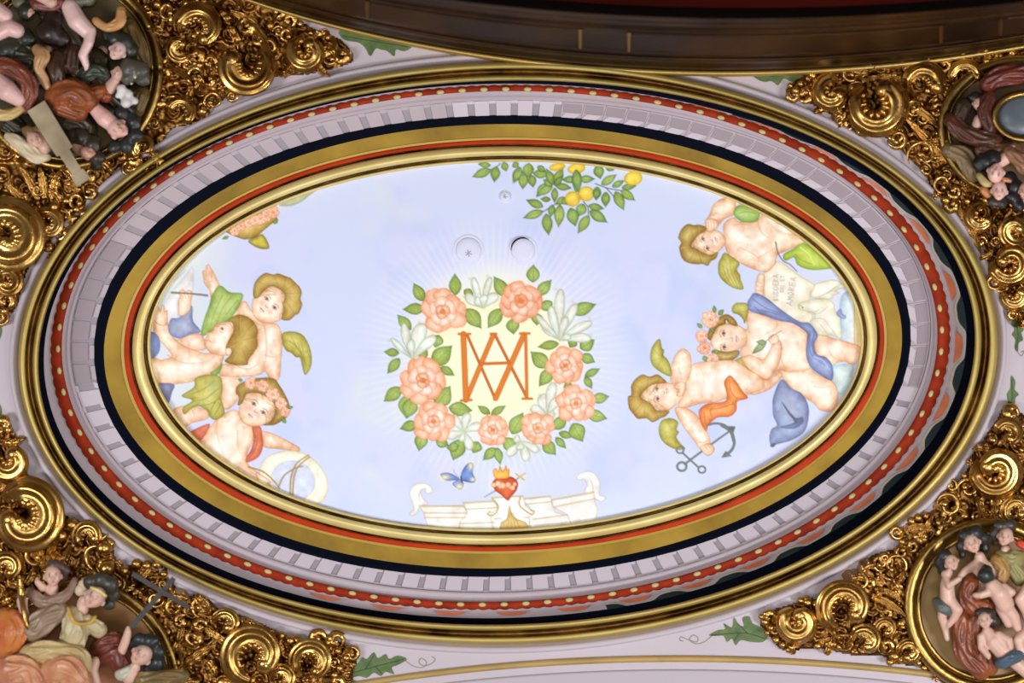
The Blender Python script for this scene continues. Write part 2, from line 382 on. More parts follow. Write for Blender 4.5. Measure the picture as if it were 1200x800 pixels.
for (x0, x1) in ((430, 680), (737, 1103), (1172, 1330)):
    for (t0, t1, dh) in ((.34, .37, .03), (.66, .69, .03)):
        hs = lambda t: .36 + (t - .3) * .6
        addc(estrip('panel_moulding', [(t0 - .01, hs(t0)), (t0, hs(t0) + dh), (t1, hs(t1) + dh), (t1 + .01, hs(t1))], M['cornice_lip'] if False else M['cornice'], a0=xat(x1, .5), a1=xat(x0, .5), n=40))
    for x in (x0, x1):
        V = []
        for t in (.34, .45, .57, .69):
            for (dx, dh) in ((-3, .0), (-1.6, .05), (1.6, .05), (3, .0)):
                p = ell([E0[i] * (1 - t) + E1[i] * t for i in range(4)], xat(x + dx, t)); V.append(W(p[0], p[1], .36 + (t - .3) * .6 + dh))
        F = [(4 * j + i, 4 * j + i + 1, 4 * j + i + 5, 4 * j + i + 4) for j in range(3) for i in range(3)]
        addc(mesh_obj('panel_moulding', V, F, M['gold_rim'], None, True))
# the underside of the arch and the red inner canopy beyond it
addc(estrip('underside', [(1.0, .9), (1.12, .86), (1.2, .5)], M['dark']), 'underside with its shade painted black')
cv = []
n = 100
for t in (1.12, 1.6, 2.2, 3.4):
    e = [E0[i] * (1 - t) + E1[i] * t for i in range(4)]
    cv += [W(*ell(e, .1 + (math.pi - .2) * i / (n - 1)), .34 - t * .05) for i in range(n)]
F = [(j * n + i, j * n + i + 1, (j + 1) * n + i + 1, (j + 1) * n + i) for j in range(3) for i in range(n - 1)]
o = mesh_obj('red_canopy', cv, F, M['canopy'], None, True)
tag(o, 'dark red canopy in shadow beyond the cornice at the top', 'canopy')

# ---------------- the next ceiling panel at the bottom: gilt line and shallow moulding
EB = (795, 1168, 990, 400)
def bstrip(name, rows, m, n=120):
    V = []
    for d, h in rows:
        V += [W(EB[0] + (EB[2] - d * 1.6) * math.cos(a), EB[1] + (EB[3] - d) * math.sin(a), h) for a in np.linspace(math.pi + .5, 2 * math.pi - .5, n)]
    F = [(j * n + i, j * n + i + 1, (j + 1) * n + i + 1, (j + 1) * n + i) for j in range(len(rows) - 1) for i in range(n - 1)]
    return mesh_obj(name, V, F, m, None, True)
o = bstrip('gilt_line', [(0, .002), (0, .010), (7.5, .010), (7.5, .002)], mat('gilt_line', (176, 146, 88), .55, .2, var=.2, vscale=5))
tag(o, 'thin curved gilt line on the ceiling at the bottom edge', 'moulding')
o = bstrip('trim_2', [(16, 0), (17, .012), (19, .016), (26, .006), (40, .004), (60, .004)], M['grey_plaster'])
tag(o, 'shallow plaster moulding inside the gilt line', kind='structure')
# ================================================================== THE CEILING PAINTING (flat, on one plane)
# A small brush engine: shapes are laid on a colour field in picture order, then the field becomes the vertex
# colours of one flat mesh per painted motif, each motif owning the cells of the plaster that it covers.
X0, Y0, PW, PHH, Q = 164, 178, 858, 456, 2
yy, xx = np.mgrid[0:PHH * Q, 0:PW * Q]
GX = X0 + (xx + .5) / Q; GY = Y0 + (yy + .5) / Q
def c3(c): return np.array(c, float) / 255
nrs = np.random.RandomState(5)
def field(scale, seed, oct=3):
    """smooth value noise"""
    r = np.random.RandomState(seed); out = np.zeros((PHH * Q, PW * Q)); amp = 1; tot = 0
    for o_ in range(oct):
        s = scale / 2 ** o_; h, w_ = int(PHH / s) + 3, int(PW / s) + 3
        g = r.rand(h, w_); fy = (GY - Y0) / s; fx = (GX - X0) / s
        iy, ix = fy.astype(int), fx.astype(int); ty, tx = fy - iy, fx - ix
        ty = ty * ty * (3 - 2 * ty); tx = tx * tx * (3 - 2 * tx)
        out += amp * (g[iy, ix] * (1 - ty) * (1 - tx) + g[iy + 1, ix] * ty * (1 - tx) + g[iy, ix + 1] * (1 - ty) * tx + g[iy + 1, ix + 1] * ty * tx)
        tot += amp; amp *= .5
    return out / tot
C = np.zeros((PHH * Q, PW * Q, 3))
n1, n2, n3 = field(90, 1), field(60, 2), field(30, 3)
n4 = field(9, 4, 2) - .5; n5 = field(3.2, 6, 2) - .5
base = c3((209, 218, 246)); blue = c3((176, 198, 242)); lilac = c3((214, 214, 246)); greeny = c3((220, 230, 226))
def mixin(col, a):
    global C
    C += (c3(col) - C) * np.clip(a, 0, 1)[..., None]
C[:] = base
mixin((213, 213, 247), np.clip((n2 - .4) * 2.2, 0, .8))
mixin((184, 204, 244), np.clip((n3 - .45) * 2.6, 0, .6) * np.clip((n2 - .3) * 2.4, 0, 1) * .8)
mixin((234, 234, 222), np.clip((n1 - .5) * 3.0, 0, .55) * np.clip((n3 - .35) * 2.5, 0, 1))
mixin((219, 231, 226), np.clip((n1 - .55) * 3, 0, .5) * np.clip(1 - (GX - 200) / 500, 0, 1))
mixin((176, 198, 242), np.clip((n1 - .45) * 2.4, 0, .6) * np.exp(-((GX - 760) / 70) ** 2 - ((GY - 330) / 60) ** 2) * 2.0)
mixin((186, 200, 240), np.clip((n3 - .3) * 1.6, 0, .6) * np.exp(-((GX - 860) / 90) ** 2 - ((GY - 480) / 110) ** 2) * .9)
mixin((195, 208, 240), .35 * np.exp(-((GX - 420) / 60) ** 2 - ((GY - 600) / 20) ** 2))
# rays of light and the yellow glow behind the monogram
rr = np.hypot(GX - 580, GY - 418); an = np.arctan2(GY - 418, GX - 580)
ray = (.5 + .5 * np.sin(an * 110)) ** 2
mixin((240, 243, 246), np.clip(1 - np.abs(rr - 118) / 52, 0, 1) * (.18 + .5 * ray) * .7)
mixin((243, 244, 238), np.clip((118 - rr) / 22, 0, 1) * .75)
mixin((254, 246, 206), np.clip((96 - rr) / 30, 0, 1))
mixin((255, 251, 226), np.exp(-(rr / 46) ** 2) * .6)

IDS = np.zeros((PHH, PW), np.int32); PARTS = [('sky_ground', None, None)]; cur = 0
def part(name, label=None, parent=None):
    global cur
    PARTS.append((name, label, parent)); cur = len(PARTS) - 1; return cur
def sdf(poly):
    p = np.asarray(poly, float); m = 3
    xa, xb = int(max(0, (p[:, 0].min() - m - X0) * Q)), int(min(PW * Q, (p[:, 0].max() + m - X0) * Q))
    ya, yb = int(max(0, (p[:, 1].min() - m - Y0) * Q)), int(min(PHH * Q, (p[:, 1].max() + m - Y0) * Q))
    xa -= xa % 2; ya -= ya % 2
    if xb - xa < 2 or yb - ya < 2: return None
    gx, gy = GX[ya:yb, xa:xb], GY[ya:yb, xa:xb]
    d = np.full(gx.shape, 1e9); ins = np.zeros(gx.shape, bool)
    for i in range(len(p)):
        ax, ay = p[i - 1]; bx, by = p[i]
        ex, ey = bx - ax, by - ay; L2 = ex * ex + ey * ey + 1e-9
        t = np.clip(((gx - ax) * ex + (gy - ay) * ey) / L2, 0, 1)
        d = np.minimum(d, (gx - ax - t * ex) ** 2 + (gy - ay - t * ey) ** 2)
        if abs(ey) > 1e-9:
            c = (ay > gy) != (by > gy); ins ^= c & (gx < (bx - ax) * (gy - ay) / ey + ax)
    d = np.sqrt(d); return (slice(ya, yb), slice(xa, xb)), np.where(ins, -d, d)
def setid(sl, mask):
    ys, xs = sl; sub = mask[::2, ::2]
    v = IDS[ys.start // 2: ys.start // 2 + sub.shape[0], xs.start // 2: xs.start // 2 + sub.shape[1]]
    v[sub[:v.shape[0], :v.shape[1]]] = cur
def fill(poly, col, edge=None, ew=4.0, line=None, la=.55, lw=.8, sm=5, nid=False, hi=None, a=1.0, mott=1.0):
    """fill a closed outline: body colour, colour washed in from the edge, thin drawn outline, lighter middle"""
    if sm: poly = catmull(poly, sm)
    r = sdf(poly)
    if r is None: return
    sl, d = r; A = np.clip(.5 - d * Q * .8, 0, 1) * a; c = np.empty(d.shape + (3,)); c[:] = c3(col)
    dd = np.maximum(-d, 0)
    if hi is not None:
        k = np.clip(dd / max(dd.max(), 1e-6), 0, 1)[..., None]; c += (c3(hi) - c) * k * .9
    if edge is not None:
        k = np.exp(-(dd / ew) ** 1.3)[..., None] * .85; c += (c3(edge) - c) * k
    c += (n3[sl] - .5)[..., None] * .05
    c += n4[sl][..., None] * np.array([.10, .16, .19]) * mott + n5[sl][..., None] * .07 * mott
    if line is not None:
        k = (np.clip(1 - dd / lw, 0, 1) * la)[..., None]; c += (c3(line) - c) * k
    C[sl] += (c - C[sl]) * A[..., None]
    if not nid: setid(sl, d < .1)
def stroke(pts, wd, col, a=1.0, wd1=None, sm=6, idd=False, soft=0.0):
    p = catmull(pts, sm, closed=False) if sm and len(pts) > 2 else np.asarray(pts, float)
    m = 3 + wd + soft
    xa, xb = int(max(0, (p[:, 0].min() - m - X0) * Q)), int(min(PW * Q, (p[:, 0].max() + m - X0) * Q))
    ya, yb = int(max(0, (p[:, 1].min() - m - Y0) * Q)), int(min(PHH * Q, (p[:, 1].max() + m - Y0) * Q))
    xa -= xa % 2; ya -= ya % 2
    if xb <= xa or yb <= ya: return
    sl = (slice(ya, yb), slice(xa, xb)); gx, gy = GX[sl], GY[sl]; best = np.full(gx.shape, 1e9)
    wd1 = wd if wd1 is None else wd1; n = len(p) - 1
    for i in range(n):
        ax, ay = p[i]; bx, by = p[i + 1]; ex, ey = bx - ax, by - ay; L2 = ex * ex + ey * ey + 1e-9
        t = np.clip(((gx - ax) * ex + (gy - ay) * ey) / L2, 0, 1)
        ww = (wd + (wd1 - wd) * (i + t) / n) / 2
        best = np.minimum(best, np.hypot(gx - ax - t * ex, gy - ay - t * ey) - ww)
    A = np.clip(.5 - best / (soft + .6), 0, 1) * a
    C[sl] += (c3(col) - C[sl]) * A[..., None]
    if idd: setid(sl, best < 0)
def blob(x, y, rx, ry, col, a=.6, ang=0.0):
    m = 2.2 * max(rx, ry)
    xa, xb = int(max(0, (x - m - X0) * Q)), int(min(PW * Q, (x + m - X0) * Q))
    ya, yb = int(max(0, (y - m - Y0) * Q)), int(min(PHH * Q, (y + m - Y0) * Q))
    if xb <= xa or yb <= ya: return
    sl = (slice(ya, yb), slice(xa, xb)); dx, dy = GX[sl] - x, GY[sl] - y
    c_, s_ = math.cos(ang), math.sin(ang); u, v = (dx * c_ + dy * s_) / rx, (-dx * s_ + dy * c_) / ry
    A = np.exp(-(u * u + v * v) * 1.2) * a
    C[sl] += (c3(col) - C[sl]) * A[..., None]
def ring_poly(x, y, rx, ry, ang=0, n=26, wob=0, k=5, ph=0):
    t = np.linspace(0, 2 * math.pi, n, endpoint=False); q = 1 + wob * np.abs(np.sin(t * k / 2 + ph)) - wob
    c_, s_ = math.cos(ang), math.sin(ang); u, v = rx * q * np.cos(t), ry * q * np.sin(t)
    return np.stack([x + u * c_ - v * s_, y + u * s_ + v * c_], 1)
class Crop:
    def __init__(s, x, y, k): s.x, s.y, s.k = x, y, k
    def __call__(s, *p):
        q = [(s.x + a / s.k, s.y + b / s.k) for a, b in p]
        return q
KA, KB, KC = Crop(430, 290, 4), Crop(430, 440, 4), Crop(500, 180, 4)
KD, KE, KF, KG, KH = Crop(160, 220, 5), Crop(170, 360, 5.44), Crop(180, 440, 5), Crop(720, 370, 4), Crop(780, 210, 5)
KJ, KI, KL, KN, KO, KQ = Crop(0, 260, 2.857), Crop(780, 260, 2.857), Crop(800, 340, 5.714), Crop(880, 260, 8), Crop(880, 300, 8), Crop(470, 540, 4.8)

SK, SKE, SKL, SKH = (247, 217, 190), (226, 168, 122), (160, 96, 58), (255, 245, 231)
def skin(poly, **k):
    a = dict(edge=SKE, ew=4.2, line=SKL, la=.72, hi=SKH, mott=1.7); a.update(k); fill(poly, SK, **a)
HR_, HRE, HRL = (190, 158, 78), (142, 108, 40), (98, 70, 26)
def hairp(poly, curls=8, col=HR_):
    fill(poly, col, edge=HRE, ew=3.0, line=HRL, la=.8, hi=(222, 196, 116))
    p = catmull(poly, 5); cx, cy = p.mean(0); r = random.Random(int(cx * 7 + cy))
    for i in range(curls):
        a = p[int(len(p) * i / curls)]; k = r.uniform(.25, .5)
        b = (a[0] + (cx - a[0]) * k * 2, a[1] + (cy - a[1]) * k * 2); mx = ((a[0] + b[0]) / 2 + r.uniform(-2, 2), (a[1] + b[1]) / 2 + r.uniform(-2, 2))
        stroke([a, mx, b], .9, HRE, .6, .3)
        stroke([(a[0] + 1.5, a[1] + 1), (mx[0] + 1.4, mx[1] + 1), (b[0] + 1.5, b[1])], .9, (214, 190, 116), .4, .3)
def face(e1, e2, nose, mouth, s=1.0, cheek=True):
    """eyes e1, e2 in picture points; the rest of the features follow the axis between them"""
    e1, e2, nose, mouth = map(np.array, (e1, e2, nose, mouth)); ax = (e2 - e1) / np.linalg.norm(e2 - e1)
    mid = (e1 + e2) / 2; dn = mouth - mid; dn = dn / np.linalg.norm(dn)
    if cheek:
        for e, g in ((e1, -1), (e2, 1)):
            q = e * .45 + mouth * .55 + ax * g * 3.0 * s; blob(q[0], q[1], 3.4 * s, 3.0 * s, (244, 176, 146), .6)
    for e, g in ((e1, -1), (e2, 1)):
        an_ = math.atan2(ax[1], ax[0]); blob(e[0], e[1], 3.2 * s, 2.2 * s, (214, 160, 122), .55, an_)
        fill(ring_poly(e[0], e[1], 2.3 * s, 1.3 * s, an_, 12), (248, 244, 238), sm=0, nid=True)
        fill(ring_poly(e[0] + dn[0] * .1, e[1] + dn[1] * .1, 1.15 * s, 1.2 * s, an_, 10), (112, 92, 74), sm=0, nid=True)
        fill(ring_poly(e[0], e[1], .55 * s, .55 * s, an_, 8), (44, 32, 26), sm=0, nid=True)
        up = -dn
        stroke([e - ax * 2.5 * s + dn * .2 * s, e + up * 1.4 * s, e + ax * 2.5 * s + dn * .2 * s], .7 * s, (112, 74, 46), .85)
        stroke([e - ax * 2.1 * s + dn * .3 * s, e + dn * 1.5 * s, e + ax * 2.1 * s + dn * .3 * s], .4 * s, (176, 124, 90), .6)
        stroke([e - ax * 2.9 * s + up * 2.4 * s, e + up * 3.7 * s, e + ax * 2.9 * s + up * 2.6 * s], .8 * s, (170, 122, 72), .7)
    stroke([mid + dn * .5 * s - ax * .8 * s, (mid + nose) / 2 - ax * .9 * s, nose - ax * 1.2 * s], .5 * s, (206, 146, 108), .55)
    stroke([nose - ax * 1.7 * s, nose + dn * .8 * s, nose + ax * 1.7 * s], .75 * s, (190, 112, 80), .8)
    blob(nose[0], nose[1], 1.6 * s, 1.4 * s, (246, 190, 160), .4)
    stroke([mouth - ax * 2.6 * s, mouth - ax * .8 * s + dn * -.35 * s, mouth + ax * .8 * s - dn * .35 * s, mouth + ax * 2.6 * s], 1.1 * s, (204, 96, 78), .85, .8 * s)
    stroke([mouth - ax * 1.5 * s + dn * 1.1 * s, mouth + dn * 1.6 * s, mouth + ax * 1.5 * s + dn * 1.1 * s], .9 * s, (230, 150, 128), .7)
    q = mouth + dn * 3.6 * s; stroke([q - ax * 1.8 * s, q + dn * .5 * s, q + ax * 1.8 * s], .5 * s, (216, 158, 120), .6)
def crease(*pts, a=.6, w_=.8, col=(196, 128, 86)):
    stroke([(p[0] + 1.0, p[1] + .8) for p in pts], w_ * 2.6, (238, 192, 152), a * .55, w_ * 1.5, soft=1.2); stroke(list(pts), w_, col, a, w_ * .4)
def rose(x, y, r, tone=(249, 205, 172), deep=(236, 158, 112), seed=0):
    deep = tuple(v * .55 + w2 * .45 for v, w2 in zip(deep, (240, 170, 130)))
    rr_ = random.Random(seed); light = (254, 228, 208); ln = (186, 108, 74)
    n = 8
    for i in range(n):
        a = i * 2 * math.pi / n + rr_.uniform(-.3, .3); k = r * rr_.uniform(.5, .68)
        fill(ring_poly(x + k * math.cos(a), y + k * math.sin(a), r * rr_.uniform(.36, .46), r * rr_.uniform(.3, .4), a + math.pi / 2 + rr_.uniform(-.4, .4), 16, .16, rr_.choice((3, 4, 5)), rr_.uniform(0, 3)), tone, edge=deep, ew=r * .12, line=ln, la=.55, lw=.6, sm=0, hi=light)
    blob(x, y, r * .62, r * .62, deep, .5)
    for i in range(6):
        a = i * 2 * math.pi / 6 + .4 + rr_.uniform(-.2, .2); k = r * .36
        fill(ring_poly(x + k * math.cos(a), y + k * math.sin(a), r * rr_.uniform(.28, .36), r * rr_.uniform(.2, .28), a + math.pi / 2 + rr_.uniform(-.4, .4), 14, .16, rr_.choice((3, 4)), rr_.uniform(0, 3)), (253, 222, 202), edge=(240, 164, 128), ew=r * .09, line=ln, la=.5, lw=.5, sm=0, hi=(255, 238, 226))
    for i in range(4):
        a = i * 2 * math.pi / 4 + rr_.uniform(0, 1); k = r * .15
        fill(ring_poly(x + k * math.cos(a), y + k * math.sin(a), r * .2, r * .16, a + math.pi / 2, 10), (250, 202, 168), edge=(232, 138, 88), ew=r * .08, line=ln, la=.6, lw=.5, sm=0, hi=(255, 232, 214))
    fill(ring_poly(x, y, r * .12, r * .11, 0, 9), (234, 140, 84), line=(176, 92, 50), sm=0, nid=True)
def leaf(b, t, wd, col=(150, 174, 84), edge=(92, 130, 62), line=(58, 92, 50)):
    b, t = np.array(b, float), np.array(t, float); d = t - b; L = np.linalg.norm(d); d /= L; n = np.array([-d[1], d[0]])
    pr = [(0, .06), (.12, .3), (.3, .47), (.45, .5), (.62, .42), (.8, .22), (.92, .07)]
    L_ = [b + d * L * s + n * wd * k for s, k in pr]; R_ = [b + d * L * s - n * wd * k for s, k in pr]
    fill(L_ + [t] + R_[::-1], col, edge=edge, ew=1.5, line=line, la=.85, lw=.6, hi=(186, 202, 108), sm=3)
    stroke([b, b + d * L * .5 + n * .3, t - d * L * .08], .6, (96, 128, 62), .8, .3, idd=False)
    for s in (.25, .42, .58, .72):
        for g in (1, -1):
            stroke([b + d * L * s, b + d * L * (s + .12) + n * g * wd * .26], .4, (104, 138, 68), .5, .2, sm=0)
def lily(x, y, petals, tone=(226, 232, 218)):
    for (dx, dy, wd) in petals:
        L = math.hypot(dx, dy); d = np.array([dx, dy]) / L; n = np.array([-d[1], d[0]]); b = np.array([x, y], float); t = b + np.array([dx, dy])
        pr = [(0, .1), (.3, .3), (.6, .5), (.82, .46), (.95, .28)]
        cu = n * L * .10
        fill([b + d * L * s + n * wd * k + cu * s * s for s, k in pr] + [t + cu] + [b + d * L * s - n * wd * k + cu * s * s for s, k in pr[::-1]], tone, edge=(168, 182, 160), ew=1.6, line=(126, 140, 112), la=.55, lw=.5, hi=(248, 248, 242), sm=3)
        stroke([b, b + d * L * .55, t - d * L * .1], .6, (176, 192, 150), .6, .3)
        blob(t[0], t[1], 2.2, 2.2, (190, 196, 134), .5)
    blob(x, y, 4, 4, (208, 216, 170), .55)
def wing(poly, rows=5, flip=1):
    fill(poly, (196, 188, 94), edge=(144, 136, 50), ew=3, line=(104, 98, 42), la=.8, hi=(220, 214, 128))
    p = catmull(poly, 5); c = p.mean(0)
    for i in range(rows * 2):
        a = p[int(len(p) * (i + .5) / rows / 2)]; m_ = (a + c) / 2 + np.array([flip * 1.0, 1.0]); stroke([a, m_, c + (a - c) * .2], .6, (136, 132, 54), .5, .3)

# ------------------------------------------------ top left flower wreathed head
def P(*a): return part(*a)
pid = P('painted_flower_crown', 'head wreathed with pink roses cut by the frame, with a yellow wing tip')
fill(KD((835, 105), (870, 85), (930, 55), (1000, 25), (1065, 5), (1020, 40), (960, 85), (900, 106)), (204, 212, 186), edge=(166, 172, 126), line=(140, 146, 104))
hairp(KD((535, 265), (580, 285), (640, 302), (700, 285), (750, 245), (800, 205), (830, 190), (790, 150), (700, 150), (600, 200), (520, 240)), 6)
for i, (x, y, r) in enumerate(((575, 252, 30), (612, 222, 34), (655, 205, 36), (690, 190, 34), (722, 180, 36), (758, 168, 34), (800, 142, 40))):
    q = KD((x, y))[0]; rose(q[0], q[1], r / 5, deep=(226, 128, 92), seed=i)
leaf(*KD((800, 195), (828, 205)), 5); leaf(*KD((540, 285), (500, 300)), 4)
part('wing', 'yellow wing tip', pid)
fill(KD((655, 312), (700, 285), (735, 272), (760, 300), (778, 345), (765, 358), (730, 357), (690, 342)), (206, 190, 66), edge=(120, 112, 52), ew=2.5, line=(90, 84, 50), hi=(232, 220, 100))

# ------------------------------------------------ left group
pid = P('painted_easel', 'white sheet of paper held up against the left edge')
fill(KJ((520, 330), (545, 280), (580, 225), (620, 180), (646, 150), (644, 240), (610, 250), (596, 320), (560, 345), (530, 390)), (238, 236, 238), edge=(206, 204, 212), line=(160, 160, 170), la=.5)
for i in range(7):
    q = KD((215 + i * 9, 560 - i * 9), (240 + i * 9, 520 - i * 7)); stroke(q, .5, (170, 168, 150), .5, sm=0)

ch1 = P('painted_cherub', 'standing curly-haired cherub draped in green, pointing upwards')
skin(KJ((735, 512), (800, 518), (800, 560), (792, 600), (762, 628), (742, 612), (742, 570)))
skin(KJ((680, 182), (678, 165), (688, 160), (690, 148), (698, 142), (704, 150), (712, 162), (722, 182), (736, 215), (735, 245), (708, 256), (702, 230), (684, 205)))
for a, b in (((690, 180), (696, 150)), ((698, 178), (703, 155)), ((708, 184), (712, 168))): crease(*KJ(a, b))
crease(*KJ((684, 190), (700, 200), (714, 196)))
skin(KJ((790, 285), (820, 265), (845, 300), (890, 335), (930, 345), (946, 390), (942, 450), (935, 522), (905, 528), (888, 500), (865, 512), (800, 517), (735, 512), (742, 478), (790, 470), (850, 430), (860, 360), (825, 318), (775, 318)))
crease(*KJ((886, 350), (892, 420), (884, 490))); crease(*KJ((846, 330), (875, 345), (900, 342))); crease(*KJ((790, 480), (830, 492), (872, 470))); crease(*KJ((888, 445), (915, 452), (942, 444)))
blob(*KJ((915, 480))[0], 5, 8, (255, 244, 236), .5); blob(*KJ((868, 470))[0], 4, 5, (240, 196, 164), .5)
part('drapery', 'green scarf', ch1)
fill(KJ((735, 212), (770, 235), (812, 240), (806, 272), (790, 300), (762, 332), (705, 368), (673, 382), (682, 330), (700, 280), (710, 245)), (172, 192, 104), edge=(118, 150, 70), ew=3, line=(86, 116, 60), hi=(206, 220, 140))
for a in (((720, 250), (700, 300), (690, 350)), ((745, 245), (720, 300), (705, 345)), ((775, 250), (745, 290), (725, 340)), ((795, 262), (765, 300), (745, 330))): stroke(KJ(*a), 1.0, (116, 150, 72), .7, .5)
fill(KJ((706, 500), (742, 466), (738, 500), (712, 522)), (150, 180, 90), edge=(108, 144, 66), line=(86, 116, 60))
part('wing', 'olive wing', ch1)
wing(KJ((947, 372), (985, 367), (1018, 383), (1040, 430), (1042, 480), (1022, 512), (1012, 482), (1006, 455), (990, 452), (975, 438), (958, 430), (946, 405)))
for k in range(5): stroke(KJ((955 + k * 14, 395 + k * 3), (985 + k * 8, 410 + k * 9), (1010 + k * 5, 440 + k * 14)), .7, (140, 134, 52), .6)
fc = part('head', None, ch1)
skin(KD((690, 640), (720, 618), (750, 600), (790, 578), (850, 600), (868, 650), (862, 700), (860, 745), (840, 775), (790, 792), (730, 787), (690, 752), (675, 705), (680, 665)))
face(*KD((762, 650), (808, 702), (762, 694), (736, 716)), s=1.25)
skin(KD((842, 742), (860, 738), (866, 752), (856, 770), (840, 768)), ew=1.4)
part('hair', 'blond curls', fc if False else ch1)
hairp(KD((690, 645), (683, 600), (700, 545), (750, 500), (800, 508), (830, 502), (880, 520), (905, 530), (935, 560), (955, 580), (968, 615), (960, 650), (970, 685), (950, 735), (930, 745), (895, 775), (850, 768), (862, 720), (856, 680), (870, 640), (850, 600), (792, 576), (748, 602), (718, 640)), 12)

ch2 = P('painted_cherub', 'cherub in profile writing on the sheet, seen from behind with long brown hair')
skin(KJ((580, 402), (610, 388), (640, 374), (672, 375), (684, 395), (690, 425), (640, 430), (600, 418)))
skin(KJ((500, 455), (520, 455), (545, 462), (575, 448), (548, 410), (522, 385), (512, 350), (520, 325), (545, 320), (560, 335), (570, 372), (600, 405), (640, 425), (690, 440), (712, 434), (748, 446), (738, 478), (700, 508), (650, 532), (580, 543), (530, 540), (500, 520)))
crease(*KJ((560, 335), (575, 380), (620, 420))); crease(*KJ((560, 445), (610, 470), (680, 470), (720, 450))); crease(*KJ((545, 462), (575, 455), (595, 462)))
blob(*KJ((620, 500))[0], 22, 8, (255, 248, 240), .55)
skin(KJ((520, 335), (522, 305), (532, 285), (536, 300), (542, 278), (550, 282), (552, 300), (560, 295), (560, 335), (545, 348)), ew=1.8)
part('sleeve', 'blue grey cloth', ch2)
fill(KJ((566, 340), (575, 322), (600, 320), (642, 280), (646, 330), (672, 366), (640, 376), (600, 390), (570, 376), (563, 352)), (156, 164, 198), edge=(112, 120, 160), ew=3, line=(92, 98, 140), hi=(190, 196, 220))
fill(KJ((495, 372), (522, 374), (536, 402), (530, 440), (498, 456)), (140, 156, 204), edge=(104, 118, 170), line=(88, 98, 150))
fill(KJ((528, 542), (582, 543), (576, 570), (562, 608), (542, 575)), (146, 150, 186), edge=(108, 112, 150), line=(88, 92, 136))
part('hand', None, ch2)
skin(KJ((598, 312), (596, 270), (602, 250), (598, 235), (612, 225), (620, 232), (636, 228), (645, 240), (640, 262), (638, 290), (622, 310)), ew=2.2)
for a in (((606, 240), (612, 262)), ((616, 238), (622, 258)), ((628, 238), (632, 256))): crease(*KJ(*a))
part('brush', 'thin grey paint brush', ch2); stroke(KJ((574, 236), (640, 240), (694, 246)), 1.8, (122, 118, 112), .9, 2.6, idd=True); stroke(KJ((574, 236), (600, 238)), 2.6, (120, 140, 96), .8, idd=True)
hd = part('head', 'upturned face in profile', ch2)
skin(KJ((780, 336), (730, 339), (717, 352), (712, 366), (690, 371), (694, 382), (682, 396), (686, 404), (684, 412), (692, 424), (705, 437), (745, 448), (775, 440), (765, 412), (782, 380)))
e = KJ((744, 357))[0]; blob(e[0], e[1], 3.5, 2.4, (216, 164, 126), .6); fill(ring_poly(e[0], e[1], 1.8, 1.3, .9, 10), (120, 104, 76), line=(70, 50, 36), sm=0, nid=True)
stroke(KJ((728, 350), (740, 342), (756, 344)), .8, (168, 122, 76), .8); crease(*KJ((736, 366), (746, 369), (754, 362))); crease(*KJ((688, 397), (700, 396), (706, 402)), col=(196, 96, 76), w_=1.1, a=.9)
blob(*KJ((716, 400))[0], 4, 4, (244, 182, 150), .6)
part('hair', 'long brown hair', ch2)
hairp(KJ((762, 330), (778, 318), (800, 310), (830, 318), (852, 338), (863, 362), (860, 385), (863, 412), (848, 440), (832, 460), (828, 477), (800, 480), (775, 476), (752, 465), (772, 445), (770, 432), (756, 422), (766, 395), (782, 365), (778, 338)), 10, (170, 138, 62))
skin(KJ((756, 424), (770, 421), (777, 432), (770, 446), (757, 444)), ew=1.4)

ch3 = P('painted_cherub', 'cherub crowned with roses, wearing a red sash and leaning on a white ring')
skin(KJ((578, 632), (615, 615), (690, 628), (694, 658), (645, 672), (612, 690), (590, 664)))
crease(*KJ((640, 625), (650, 645), (640, 668)))
skin(KF((230, 400), (268, 380), (330, 300), (395, 232), (470, 200), (512, 228), (560, 285), (590, 300), (580, 380), (552, 450), (550, 510), (596, 555), (645, 585), (665, 620), (690, 640), (640, 650), (600, 640), (520, 600), (430, 540), (330, 480), (240, 440)))
crease(*KF((372, 260), (366, 320), (385, 400), (415, 480))); crease(*KF((490, 320), (492, 400), (500, 450))); crease(*KF((395, 268), (440, 262))); crease(*KF((560, 560), (600, 585), (640, 640)))
blob(*KF((420, 400))[0], 8, 18, (255, 250, 244), .6, .3)
skin(KF((628, 328), (680, 333), (760, 368), (820, 400), (852, 420), (858, 438), (840, 448), (790, 436), (740, 430), (650, 418), (636, 370)))
crease(*KF((800, 418), (830, 424), (850, 436)))
part('sash', 'salmon red sash', ch3)
fill(KF((578, 298), (626, 300), (638, 360), (640, 420), (612, 478), (548, 508), (543, 480), (572, 430), (586, 360)), (226, 130, 96), edge=(190, 88, 56), ew=3, line=(158, 66, 44), hi=(238, 158, 124))
stroke(KF((602, 305), (610, 370), (590, 440), (560, 490)), 1, (178, 84, 60), .6)
fill(KF((210, 335), (270, 300), (330, 283), (305, 345), (268, 385), (235, 372)), (226, 134, 104), edge=(196, 96, 68), line=(164, 76, 56))
part('wing', 'mossy green wing', ch3)
wing(KJ((655, 522), (700, 510), (738, 520), (745, 560), (740, 590), (752, 640), (722, 662), (700, 650), (694, 632), (664, 616), (640, 625), (618, 644), (612, 622), (640, 602), (640, 594), (608, 582), (640, 560), (652, 548)))
for a in (((720, 530), (680, 560), (625, 582)), ((728, 560), (690, 590), (650, 600)), ((735, 590), (700, 610), (640, 618)), ((738, 610), (725, 635), (712, 655)), ((722, 600), (708, 625), (702, 645))): stroke(KJ(*a), 1.0, (112, 114, 52), .7, .5)
blob(*KJ((715, 545))[0], 8, 8, (170, 176, 128), .6)
hd = part('head', None, ch3)
